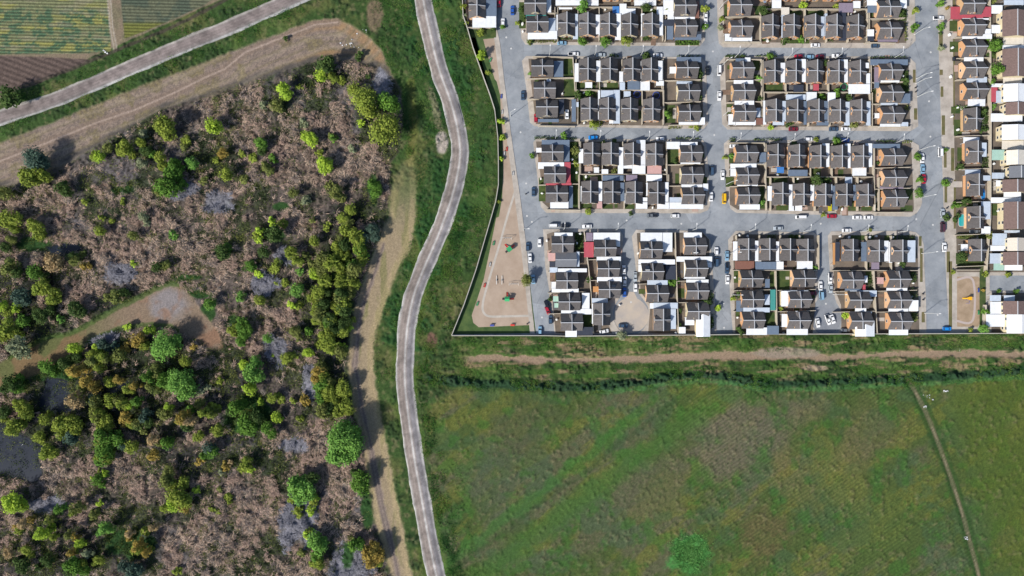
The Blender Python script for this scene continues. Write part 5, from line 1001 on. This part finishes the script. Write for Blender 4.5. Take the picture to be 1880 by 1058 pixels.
WT = """15 177 18 D;394 232 14 L;305 232 16 Y;310 246 11 Y;342 257 8 Y;262 250 8 P;520 167 14 L;526 174 9 L;590 137 11 L;610 142 9 Y;627 147 7 Y;602 117 14 D;588 122 10 D;668 182 20 Y;678 200 16 Y;710 185 17 G;722 196 12 G;652 165 12 Y;702 238 24 Y;716 226 14 Y;665 227 8 L;659 102 8 D;676 140 5 D;525 70 5 D;550 160 7 Y;507 192 11 E;514 203 8 E;610 250 7 E;557 225 8 P;482 195 8 P;61 290 19 B;76 298 14 B;52 326 17 Y;66 320 16 Y;80 326 11 Y;183 288 10 L;172 286 9 Y;196 271 10 E;230 270 13 Y;222 280 8 Y;240 284 7 Y;304 233 14 Y;308 248 10 Y;257 262 9 Y;277 284 8 G;267 276 10 D;294 290 10 Y;300 306 9 Y;322 306 13 G;316 320 14 G;326 322 10 G;351 299 11 V;304 345 18 G;292 350 9 E;332 341 10 G;11 403 14 Y;28 403 12 Y;24 420 9 Y;66 420 13 Y;60 410 9 Y;72 432 10 Y;8 356 12 E;264 397 9 P;269 408 7 P;317 431 8 V;155 369 7 Y;225 369 6 Y;183 424 9 Y;260 299 9 P;113 343 12 D;122 352 10 D;264 245 7 P;374 331 8 E;338 268 8 E;206 407 6 Y;186 400 6 Y;244 433 9 E;595 299 13 L;597 307 12 L;571 256 12 L;563 250 9 L;586 280 7 Y;478 264 11 G;481 275 9 D;501 291 8 G;465 290 8 Y;408 282 9 O;445 282 7 Y;396 294 6 Y;416 320 11 Y;491 311 10 E;486 303 7 E;612 252 8 G;686 340 11 G;690 354 10 G;540 354 9 E;499 407 8 L;518 411 8 Y;644 386 10 Y;631 401 11 Y;635 422 11 Y;640 410 9 E;601 416 8 Y;561 369 8 P;476 422 8 L;470 434 8 Y;684 422 11 B;690 436 9 B;667 437 10 B;672 428 8 B;616 352 12 E;604 340 8 E;626 362 8 E;505 428 14 D;646 273 7 P;448 330 8 E;572 404 6 E;74 526 14 Y;84 534 10 Y;66 534 9 Y;98 543 13 Y;96 552 10 Y;4 562 10 L;28 565 9 L;14 572 9 Y;43 590 11 G;11 603 16 Y;24 612 11 Y;6 618 10 Y;34 614 7 L;157 490 8 O;245 482 7 L;254 482 5 Y;132 471 10 D;138 480 9 E;150 466 7 E;100 482 15 T;94 474 10 T;17 490 14 E;30 500 10 D;64 501 13 G;80 510 9 D;38 545 14 B;46 552 9 B;111 586 7 V;72 580 13 D;90 570 9 D;136 567 13 D;150 574 9 D;194 548 8 E;213 545 12 E;226 538 9 D;236 601 8 L;274 607 9 L;300 631 20 V;294 646 15 V;314 638 15 V;322 624 11 V;255 624 13 O;262 634 10 Y;385 558 10 G;289 490 9 D;302 486 9 E;136 640 11 L;32 635 16 P;40 650 12 P;10 455 10 D;20 440 9 E;475 503 8 L;578 503 10 L;547 532 12 V;546 530 8 L;522 518 7 Y;507 519 5 Y;441 545 9 V;477 551 9 Y;386 559 9 V;536 560 8 L;549 562 7 Y;474 441 8 L;508 484 9 Y;504 494 8 Y;535 466 11 Y;546 480 10 Y;530 460 7 Y;553 499 8 V;646 486 10 G;636 480 8 Y;612 490 11 E;622 500 8 Y;595 522 10 Y;642 512 11 Y;650 522 10 Y;634 524 9 Y;586 536 12 Y;572 546 9 Y;584 562 10 Y;578 572 9 Y;592 572 8 Y;616 562 9 Y;580 588 9 Y;592 596 8 E;604 588 9 Y;541 608 10 E;548 618 8 E;566 608 7 G;594 616 10 Y;606 608 9 Y;631 609 10 Y;640 602 7 L;599 631 12 Y;588 634 8 Y;493 622 9 V;442 596 13 G;452 606 11 G;448 615 9 G;427 605 10 Y;434 612 8 Y;442 628 9 G;450 622 6 Y;661 458 12 G;668 468 8 G;635 471 9 Y;656 446 8 G;664 480 10 Y;408 463 13 D;416 455 8 G;486 463 11 D;459 488 10 G;452 492 7 D;627 539 12 D;642 540 9 E;633 569 12 D;644 560 8 D;629 637 8 L;578 443 9 Y;618 452 9 Y;562 470 8 E;572 486 8 E;600 470 9 D;616 508 8 D;636 590 9 D;650 586 6 Y;612 640 10 D;192 655 13 Y p;176 664 14 E p;184 676 12 Y p;200 660 10 E p;147 680 15 O p;136 684 10 Y p;160 676 12 O p;166 700 14 O p;176 712 12 O p;156 710 10 E p;147 733 17 T p;139 726 10 Y p;202 701 10 Y;222 696 10 O p;238 712 11 Y p;250 708 10 O p;236 716 9 Y p;230 740 12 Y p;242 746 9 L p;258 736 12 G p;332 700 20 V;318 692 12 V;348 712 15 V;336 722 13 V;312 705 10 V;274 690 12 G p;282 698 10 G p;40 748 13 Y;34 740 9 Y;46 762 11 Y;50 752 8 Y;26 786 14 Y;36 780 10 Y;16 790 8 Y;85 769 10 Y;92 760 6 Y;70 801 10 Y;78 810 7 Y;118 778 16 Y;134 776 14 Y;140 788 11 Y;114 794 12 Y;104 782 9 Y;130 798 9 Y;85 828 12 Y;96 834 10 Y;80 840 8 Y;180 764 13 Y;194 772 12 Y;200 782 10 Y;184 782 10 Y;176 752 9 Y;234 766 13 O p;228 776 8 O;242 778 9 Y;190 800 15 G;206 804 15 G;216 812 11 G;196 818 12 G;180 812 9 Y;191 830 14 G;186 846 11 G;198 842 9 Y;342 764 15 O p;352 770 13 T p;334 770 11 Y p;348 752 8 G;376 756 12 Y p;388 760 9 Y p;396 752 8 Y;313 745 9 L p;285 807 12 T p;292 814 9 E;353 637 7 O;232 637 8 O;224 642 6 O;187 630 9 B;210 636 8 B;196 638 7 B;89 675 12 G;98 682 10 G;78 672 9 G;119 667 11 D;130 660 9 D;108 672 8 G;142 656 9 D;21 703 14 D;30 714 10 G;10 712 11 D;34 696 9 G;6 756 12 D;10 766 8 Y;377 837 9 G;251 782 10 D;262 790 8 E;176 640 8 L;168 650 9 Y;370 720 8 P;380 712 7 P;366 742 9 E;402 700 7 Y;466 672 13 V;462 686 14 V;474 690 12 V;470 662 9 V;446 671 8 L;459 714 11 L;452 710 7 L;527 656 10 Y;522 664 7 Y;540 652 8 Y;565 648 9 L;500 653 4 L;629 641 7 L;584 684 12 O;580 696 9 O;592 676 9 E;559 737 8 O;556 728 6 O;538 736 6 Y;507 766 9 L;514 768 6 L;478 738 6 L;603 716 11 Y;598 728 10 Y;612 724 10 Y;590 718 8 Y;631 716 11 Y;624 724 8 Y;640 722 7 Y;633 744 12 Y;628 754 10 Y;640 756 9 Y;591 705 11 G;580 710 8 G;452 776 14 G;462 788 12 G;446 790 10 G;440 776 9 D;433 748 13 G;444 742 9 G;426 756 9 D;501 731 9 Y;510 726 6 Y;516 733 7 Y;614 735 9 Y;594 742 8 Y;550 769 6 Y;471 765 12 D;480 776 9 D;490 786 10 G;500 796 9 G;386 758 11 E;390 746 8 Y;630 802 24 V;618 818 18 V;644 812 20 V;622 838 16 V;640 836 16 V;630 786 15 V;648 792 13 G;606 838 10 V;24 922 16 L;14 918 10 L;38 928 11 L;20 932 11 L;191 838 11 Y;204 834 8 Y;180 842 8 Y;191 871 8 L;184 866 6 Y;178 880 10 G;186 888 8 G;172 878 6 L;308 868 12 E;306 882 12 E;314 890 10 Y;322 908 14 Y;334 920 15 Y;316 928 12 L;340 930 11 O;304 932 9 Y;334 888 11 Y;340 880 8 E;359 899 8 L;111 935 10 G p;106 940 7 V p;118 930 7 V p;145 928 12 E p;140 938 9 Y p;181 924 7 L;94 952 10 E p;88 956 6 Y;85 975 13 L p;78 980 9 L p;92 970 8 L p;104 984 9 Y p;98 988 6 Y p;132 980 10 E p;138 988 8 O p;149 995 9 L p;144 1000 7 L p;196 968 13 V p;206 972 9 V p;190 974 9 V p;177 941 9 E p;170 946 8 E p;49 960 12 T p;56 952 8 O p;34 973 8 Y p;26 968 6 O;136 1012 9 O p;142 1010 6 Y;164 1012 9 P p;160 1020 7 P;255 1000 12 O p;262 1006 9 Y p;248 1008 8 Y p;270 1014 9 O p;276 1010 6 Y;243 978 10 T p;236 984 8 O p;266 975 8 Y p;284 966 10 T p;325 1050 8 Y;47 1012 9 Y;58 1018 7 Y;38 1010 6 E;13 1016 9 T;132 1036 13 G;142 1044 11 G;150 1036 9 Y;126 1048 9 D;153 1048 10 G;181 1029 9 Y;172 1034 6 Y;366 848 8 O;43 1041 12 D;30 1034 8 D;85 1031 11 D;96 1024 8 E;70 1040 8 D;240 1050 14 B;228 1040 10 B;256 1046 9 B;452 852 11 Y;446 860 8 Y;458 862 8 L;414 856 8 O;420 850 7 T;406 866 6 P;548 890 17 V;560 900 17 V;540 900 12 V;552 912 14 V;568 910 11 G;536 920 8 Y;560 886 10 D;572 880 12 D;662 882 15 G;664 896 14 G;656 890 11 G;668 878 10 D;682 1012 15 O;692 1020 14 O;680 1030 13 O;694 1032 9 Y;580 990 13 V;586 1002 13 V;574 1000 10 V;594 996 8 V;563 980 8 L;568 974 6 Y;580 1024 11 G;586 1034 10 Y;576 1036 8 Y;571 939 8 L;578 920 8 Y;582 914 5 L;541 938 7 Y;548 946 8 Y;550 934 6 Y;418 912 7 Y;422 920 5 Y;654 1003 13 G;646 992 8 E;554 1018 8 E;390 935 6 Y;400 940 5 Y;404 900 6 E;418 850 4 E;650 868 7 D"""
def wplace(x, y):
    if y < 208: 
        if x < 100: return 'by the ploughed field corner'
        return 'along the wetland top edge'
    if x > 560 and y < 480: return 'in the wetland upper right'
    if x > 560 and y < 560: return 'beside the curving track, upper part'
    if x > 560 and y < 700: return 'beside the curving track, lower part'
    if x > 560: return 'near the track lower stretch'
    if x < 110 and y < 450: return 'at the left edge, upper'
    if x < 130 and y < 660: return 'left of the reddish clearing'
    if y < 340: return 'in the upper wetland'
    if x > 400 and y < 540: return 'in the wetland middle'
    if y < 470: return 'in dry brush under the upper trees'
    if x > 400 and y < 800: return 'between clearing and dirt track'
    if y < 600: return 'above the reddish clearing'
    if y < 720 and x > 140: return 'just below the reddish clearing'
    if x < 140 and y < 900: return 'around the dark ponds'
    if y < 860: return 'in the grove under the clearing'
    if x < 240: return 'in the bottom left corner'
    if x < 400: return 'in the lower left brush'
    return 'in the lower wetland brush'
its = []
RF = random.Random(77); fill = []
while len(fill) < 70:
    if len(fill) < 42: x, y = RF.uniform(585, 668), RF.uniform(430, 760)
    else: x, y = RF.uniform(120, 400), RF.uniform(625, 850)
    if not inside(np.array([x+14]), np.array([y]), WET)[0]: continue
    fill.append('%.0f %.0f %.0f %s' % (x, y, RF.uniform(8.6, 13), RF.choice('YYYEGED' if len(fill) < 42 else 'YEEGDOB')))
WT = WT+';'+';'.join(fill)
for q in WT.split(';'):
    a = q.split(); r = float(a[2])
    small = r < 8.5
    its.append(tree(float(a[0]), float(a[1]), r, a[3], wplace(float(a[0]), float(a[1])), name='shrub' if small else ('slender_tree' if len(a) > 4 else 'tree'), tall=len(a) > 4 and not small, cat='shrub' if small else 'tree', group='shrubs of the wetland' if small else 'trees of the wetland'))
TT = """883 100 9 L;882 58 7 Y;906 55 6 D;851 12 6 Y;853 29 5 P;858 43 5 Y;896 133 5 Y;923 49 5 G;949 41 5 Y;973 77 5 E;957 18 6 D;960 31 6 D;1070 10 11 V;1070 75 9 G;1111 77 10 G;1151 74 10 Y;1187 12 9 D;1223 21 6 Y;1295 15 8 Y;1295 48 6 G;1324 34 6 Y;1324 50 6 P;1187 103 8 D;1187 70 7 D;1403 18 9 D;1476 9 7 L;1536 12 6 Y;1395 144 6 V;1414 102 7 G;1444 75 8 D;1472 72 7 G;1519 116 6 D;1680 18 7 Y;1681 50 8 G;1657 25 8 D;1728 8 8 G;1740 14 4 O;1729 48 7 G;1728 60 4 D;1729 88 6 P;1828 82 12 G;1824 2 6 E;1091 229 9 Y;1100 224 6 Y;973 136 4 V;1062 174 8 D;1081 170 7 G;1225 208 8 G;1280 234 6 Y;1284 133 8 D;1284 180 7 D;1398 180 6 D;1416 234 5 L;1510 176 7 G;1538 171 8 G;1560 178 7 D;1662 150 8 D;1450 227 7 D;1569 227 8 E;1833 127 12 G;1826 196 5 V;1807 207 7 D;976 287 6 G;1036 249 7 G;1057 276 8 E;1106 262 6 D;1128 315 6 E;1081 389 6 Y;1159 391 5 D;1332 289 5 Y;1343 286 5 V;1240 295 6 D;1399 373 6 V;1536 258 8 G;1499 330 11 D;1519 330 7 D;1687 288 7 G;1689 328 7 G;1690 354 9 G;1499 256 5 Y;1511 394 5 Y;1737 276 5 G;1738 336 7 G;1764 307 8 D;1808 238 7 D;1740 400 7 D;1774 370 8 D;1757 377 8 G;1819 433 7 E;1768 471 9 D;1755 404 5 D;1811 502 6 Y;1806 534 4 O;1810 572 7 G;1807 604 9 V;1784 606 5 Y;1835 535 4 G;1868 535 5 G;1852 504 6 Y;1082 513 6 D;966 514 11 E;1142 617 9 P;1233 520 8 G;1241 516 7 G;1299 553 8 D;1291 548 6 D;1319 565 6 L;1345 547 6 Y;1357 542 6 D;1248 571 5 D;1249 597 5 D;1306 588 6 D;1304 600 5 D;1434 568 5 Y;1360 608 8 D;1497 492 5 V;1598 423 5 E;1659 484 7 D;1555 579 7 L;1010 549 4 D;920 223 7 L;922 253 6 L;920 290 5 L;915 370 4 Y;1058 300 6 Y;1420 455 4 D;1500 66 6 D;1550 70 5 D;1612 300 4 D;1432 315 5 D;1760 395 5 D;1824 150 7 G;1560 500 5 D;1780 368 6 D;1750 500 5 Y;1855 505 4 D;1820 100 6 D;1818 72 6 G"""
for q in TT.split(';'):
    a = q.split(); its.append(tree(float(a[0]), float(a[1]), float(a[2])*1.05, a[3], area(float(a[0]), float(a[1])), name='garden_tree', group='trees in streets and yards'))
label_all(its)
# hedges; dark strips south of the streets stand in for house and wall shadows
mHedgeShade = attr_mat('hedge_and_shade_leaf', noise=.2, nscale=2, bump=0, transl=.2)
its = []
for (t_, x0, y0, x1, y1, k_) in [('t2',1080,545,1400,605,'G'),('t7',415,85,715,102,'D'),('t7',1010,85,1260,112,'D'),('t7',1380,85,1640,105,'D'),('t8',1180,96,1640,120,'D'),('u1',275,75,560,112,'D'),('u1',660,90,800,118,'D'),('u2',400,85,720,112,'D'),('u2',1060,90,1130,135,'D'),('u2',1360,98,1720,130,'D'),('u3',1260,118,1500,150,'D'),('u3',1580,125,1690,155,'E'),('t3',80,735,340,765,'D'),('t1',845,540,940,585,'G'),('t1',950,540,1240,575,'E'),('t1',1260,480,1450,535,'D'),('t7',560,940,720,975,'Y'),('t7',310,945,480,985,'E'),('t2',640,485,760,550,'D'),('t2',80,485,210,530,'D'),('t6',1290,70,1410,115,'D'),('t3',570,520,680,560,'D'),('t3',1400,510,1500,560,'D'),('u1',730,135,790,380,'D'),('v2',330,350,360,420,'D'),('t4',1170,190,1320,370,'D'),('t4',1280,400,1325,760,'N'),('t8',1570,270,1650,520,'D'),('t8',1600,690,1660,760,'E'),('v5',1390,350,1600,410,'D'),('v3',1650,205,1800,270,'D'),('v3',1385,205,1495,265,'D'),('v6',1560,570,1630,660,'E'),('v5',1540,800,1610,900,'D'),('v4',680,290,730,460,'D'),('v4',690,580,740,750,'D'),('v6',1010,100,1100,280,'D'),('v1',640,320,735,540,'D'),('t9',1250,840,1360,1050,'D'),('t9',850,825,1200,870,'G'),('u4',1250,0,1350,150,'D'),('u4',1240,540,1360,700,'D'),('u5',900,620,1370,690,'E'),('u5',930,900,1080,1040,'D'),('v0',230,380,330,520,'D'),('v0',240,150,320,300,'D')]:
    if k_ == 'N': k_ = 'E'
    a = T(t_, x0, y0); b_ = T(t_, x1, y1); wa = P(a[0], b_[1]); wb = P(b_[0], a[1]); w_, d_ = wb[0]-wa[0], wb[1]-wa[1]; rng = np.random.default_rng(int(x0+y0))
    n = int(w_*d_*9)+20; pts = np.stack([rng.random(n)*w_-w_/2, rng.random(n)*d_-d_/2, .15+1.0*rng.random(n)**.5], 1); pts[:, 2] *= .6+.6*N2.fbm(pts[:, 0]*3, pts[:, 1]*3, 4)
    v, f = leafq(pts, np.array([0, 0, .6]), .5, rng, .8); c = alb(LEAF[k_], 1.3)[None]*(.75+.5*np.repeat(rng.random(n), 4))[:, None]
    o = link('hedge', mesh_np('hedge', v, f, mHedgeShade, c), None, ((wa[0]+wb[0])/2, (wa[1]+wb[1])/2, .16)); o['category'] = 'hedge'; o['group'] = 'hedges of the estate'
    its.append((o, 'low '+LEAFN[k_]+' hedge', area((a[0]+b_[0])/2, (a[1]+b_[1])/2), (a[0]+b_[0])/2, (a[1]+b_[1])/2))
label_all(its)

# ------------------------------------------------------------------ undergrowth that nobody could count
mBrush = attr_mat('dead_brush', noise=.2, nscale=1.5, bump=0, transl=.1)
mWeed = attr_mat('weeds', noise=.2, nscale=1.5, bump=0, transl=.25)
rng = np.random.default_rng(3)
def rand_in(n, x0, y0, x1, y1, poly):
    x = x0+rng.random(n)*(x1-x0); y = y0+rng.random(n)*(y1-y0); m = inside(x, y, poly); return x[m], y[m]
def to_world(x, y): return (x-940)*PX, (529-y)*PX
# dead reed and bramble: fans of bent stalks
x, y = rand_in(60000, -60, 100, 745, 1110, WET)
f4 = N4.fbm(x, y, 45); f2 = N2.fbm(x, y, 26); f1 = N1.fbm(x+40, y, 60)
dens = brushmask(x, y)*.85*(.45+.55*ss(.4, .52, N1.fbm(x, y, 13, 3)))+.07
ok = (rng.random(len(x)) < dens) & (sdist(x, y, CLEAR) > 3) & (sdist(x, y, WET) < -4)
for p in PONDS: ok &= sdist(x, y, p) > 2
ash = np.zeros(len(x), bool)
for (ax, ay, rx, ry) in ASH: ash |= np.hypot((x-ax)/rx, (y-ay)/ry)+(f2-.5)*.9 < .95
ok |= ash & (rng.random(len(x)) < .8) & (sdist(x, y, CLEAR) > 3)
for (ax, ay, rx, ry) in EGREEN: ok &= np.hypot((x-ax)/rx, (y-ay)/ry) > .9
ash = ash[ok][:15000]; x, y, f2, f4 = x[ok][:15000], y[ok][:15000], f2[ok][:15000], f4[ok][:15000]; wx, wy = to_world(x, y); n = len(x); S = 15
dirn = N1.fbm(x, y, 70)*4*math.pi
th = np.repeat(dirn, S)+rng.normal(size=n*S)*.6; L_ = .7+1.5*rng.random(n*S)**1.5; bx = np.repeat(wx, S)+rng.normal(size=n*S)*.45; by = np.repeat(wy, S)+rng.normal(size=n*S)*.45
hz = np.repeat(.2+2.1*ss(.45, .62, N1.fbm(x, y, 13, 3)), S)*(.6+.5*rng.random(n*S)); wd = .03+.06*rng.random(n*S)
dx, dy = np.cos(th), np.sin(th); px_, py_ = -dy*wd, dx*wd
p0 = np.stack([bx, by, np.full_like(bx, .1)+hz*.3], 1); p1 = np.stack([bx+dx*L_*.5, by+dy*L_*.5, hz], 1); p2 = np.stack([bx+dx*L_, by+dy*L_, hz*.75], 1); off = np.stack([px_, py_, 0*px_], 1)
v = np.stack([p0-off, p0+off, p1-off, p1+off, p2-off*.5, p2+off*.5], 1).reshape(-1, 3); i0 = np.arange(n*S)*6
f = np.concatenate([np.stack([i0, i0+1, i0+3, i0+2], 1), np.stack([i0+2, i0+3, i0+5, i0+4], 1)])
pal = alb(np.array([(196,168,150),(172,148,134),(150,132,122),(134,126,122),(206,180,158),(120,112,102),(152,152,162),(134,134,144)]), 1.15)
cid = (np.repeat(N3.fbm(x, y, 30), S)*9+rng.random(n*S)*2.2).astype(int) % 6; am = np.repeat(ash, S); cid = np.where(am, 6+(rng.random(n*S) < .5), cid)
tag(link('dead_brush', mesh_np('dead_brush', v, f, mBrush, np.repeat(pal[cid]*(.8+.4*rng.random(n*S))[:, None], 6, 0))), kind='stuff')
def weed_field(name, x, y, height, leaf, palette, k_per, seed, spread=.7):
    rg = np.random.default_rng(seed); n = len(x); wx, wy = to_world(x, y)
    X_ = np.repeat(wx, k_per)+rg.normal(size=n*k_per)*spread; Y_ = np.repeat(wy, k_per)+rg.normal(size=n*k_per)*spread
    hh = np.repeat(height, k_per); Z_ = hh*rg.random(n*k_per)**.6+.05
    v, f = leafq(np.stack([X_, Y_, Z_], 1), np.array([0, 0, .5]), leaf, rg, .7)
    pal_ = alb(np.array(palette), 1.25); ci_ = np.clip((np.repeat(N3.fbm(x, y, 24), k_per)*2.2-.6)*len(palette)+rg.normal(size=n*k_per)*.7, 0, len(palette)-1).astype(int)
    c = pal_[ci_]*(.7+.6*rg.random(n*k_per))[:, None]
    tag(link(name, mesh_np(name, v, f, mWeed, np.repeat(c, 4, 0))), kind='stuff')
x, y = rand_in(60000, -60, 100, 745, 1110, WET); g = N3.fbm(x+77, y, 50)*.6+N2.fbm(x, y+50, 22)*.4
ok = (rng.random(len(x)) < ss(.43, .56, g)*.8+.1+.7*(x > 560)*(y < 780)*(y > 430)+.4*(x > 130)*(x < 330)*(y > 620)*(y < 840)+.3*(x < 130)*(y < 640)*(y > 380)+.5*zone(x, y, DKZ)) & (sdist(x, y, CLEAR) > 0) & (sdist(x, y, WET) < -3)
for p in PONDS: ok &= (sdist(x, y, p) > -4) | (rng.random(len(x)) < .35)
for (ax, ay, rx, ry) in ASH: ok &= (np.hypot((x-ax)/rx, (y-ay)/ry) > .9)
x, y = x[ok][:16000], y[ok][:16000]
weed_field('undergrowth', x, y, .5+1.6*ss(.4, .7, N1.fbm(x, y, 18)), .42, [(52,68,38),(72,88,44),(92,106,50),(104,114,56),(122,128,68)], 14, 5, .8)
# tall weeds on the verges of the gravel roads, the wall strip and the ditch
xs, ys = [], []
def band(line, d0, d1, n, cond=None):
    pts = smooth_line(line, 3); k_ = rng.integers(1, len(pts)-1, n); a = np.array(pts); t_ = a[k_]-a[k_-1]; t_ /= np.linalg.norm(t_, axis=1)[:, None]+1e-9
    d = d0+(d1-d0)*rng.random(n); q = a[k_]+np.stack([-t_[:, 1], t_[:, 0]], 1)*d[:, None]
    m = N2.fbm(q[:, 0], q[:, 1], 22) > .42+.08*rng.random(n)
    if cond is not None: m &= cond(q[:, 0], q[:, 1])
    xs.append(q[m, 0]); ys.append(q[m, 1])
nottown = lambda x, y: (sdist(x, y, TOWN) > 4) & (sdist(x, y, BERM) > 0) & (sdist(x, y, ETRK) > 0) & (sdist(x, y, WET) > 0) & (y > 200-.445*x) & (dist_poly(x, y, MAINs) > 19) & (dist_poly(x, y, NWRs) > 16)
band(MAIN, -48, -19, 5000, nottown); band(MAIN, -80, -19, 1600, nottown); band(MAIN, -110, -19, 6000, lambda x, y: nottown(x, y) & (y < 690)); band(MAIN, 19, 100, 9000, lambda x, y: nottown(x, y) & (y < 700)); band(NWR, 15, 34, 1800, nottown); band(NWR, -34, -16, 1200, lambda x, y: (y > 182-.445*x)); band(DITCH, -10, 12, 5200); band([(850,628),(1200,630),(1940,626)], -10, 14, 2600); band([(850,680),(1940,672)], -10, 10, 1500)
x, y = np.concatenate(xs), np.concatenate(ys); keep = (x > -60) & (x < 1950) & (y > -40) & (y < 1100); x, y = x[keep], y[keep]
weed_field('tall_weeds', x, y, .3+.9*ss(.4, .7, N1.fbm(x, y, 16)), .34, [(44,84,42),(50,98,40),(66,110,44),(84,124,50),(108,128,64)], 8, 8, .8)
x = 1265+rng.normal(size=700)*17; y = 1016+rng.normal(size=700)*18; m = np.hypot(x-1265, y-1016)+(N2.fbm(x, y, 22)-.5)*44 < 36
weed_field('lush_weed_patch', x[m], y[m], np.full(m.sum(), .35), .4, [(78,126,62),(104,160,84),(92,142,70),(120,174,98)], 9, 9, .7)
# litter
mWh = mat('white_scrap', (236,238,240)); its = []
def rubble(x, y, n, sp, label, name='rubbish_heap', kinds=(mWh,)):
    mb = MB(); rr = random.Random(int(x)); wx, wy = P(x, y)
    for i in range(n):
        a, b_ = rr.gauss(0, sp), rr.gauss(0, sp*.6); s = .1+rr.random()*.28; mb.slab([(a-s,b_-s*.6,.3+rr.random()*.3),(a+s,b_-s*.8,.25),(a+s*.8,b_+s,.3+rr.random()*.3),(a-s*.9,b_+s*.7,.2)], .18)
    o = mb.build(name, kinds[0], None, (wx, wy, 0)); tag(o, label, 'rubbish')
rubble(1737,719,5,.6,'white sheet scraps dumped right of the field track top','rubbish_heap'); rubble(1704,729,7,.8,'white rubbish beside upper end of the field track')
rubble(1699,747,7,.9,'white rubbish strewn on the upper field track'); rubble(640,82,12,1.6,'white litter scattered on the curved embankment top'); rubble(1772,988,6,.9,'white scraps at the lower end of field track')
rubble(194,95,8,1.0,'pale rubble pile at the corner of crop field'); rubble(668,55,4,2.2,'white litter in the grass above the embankment'); rubble(42,816,3,.5,'white scrap floating by the dark pond'); rubble(834,674,3,.4,'white scrap in grass under the estate corner'); rubble(1762,643,2,.4,'white scrap beside the long dirt path')
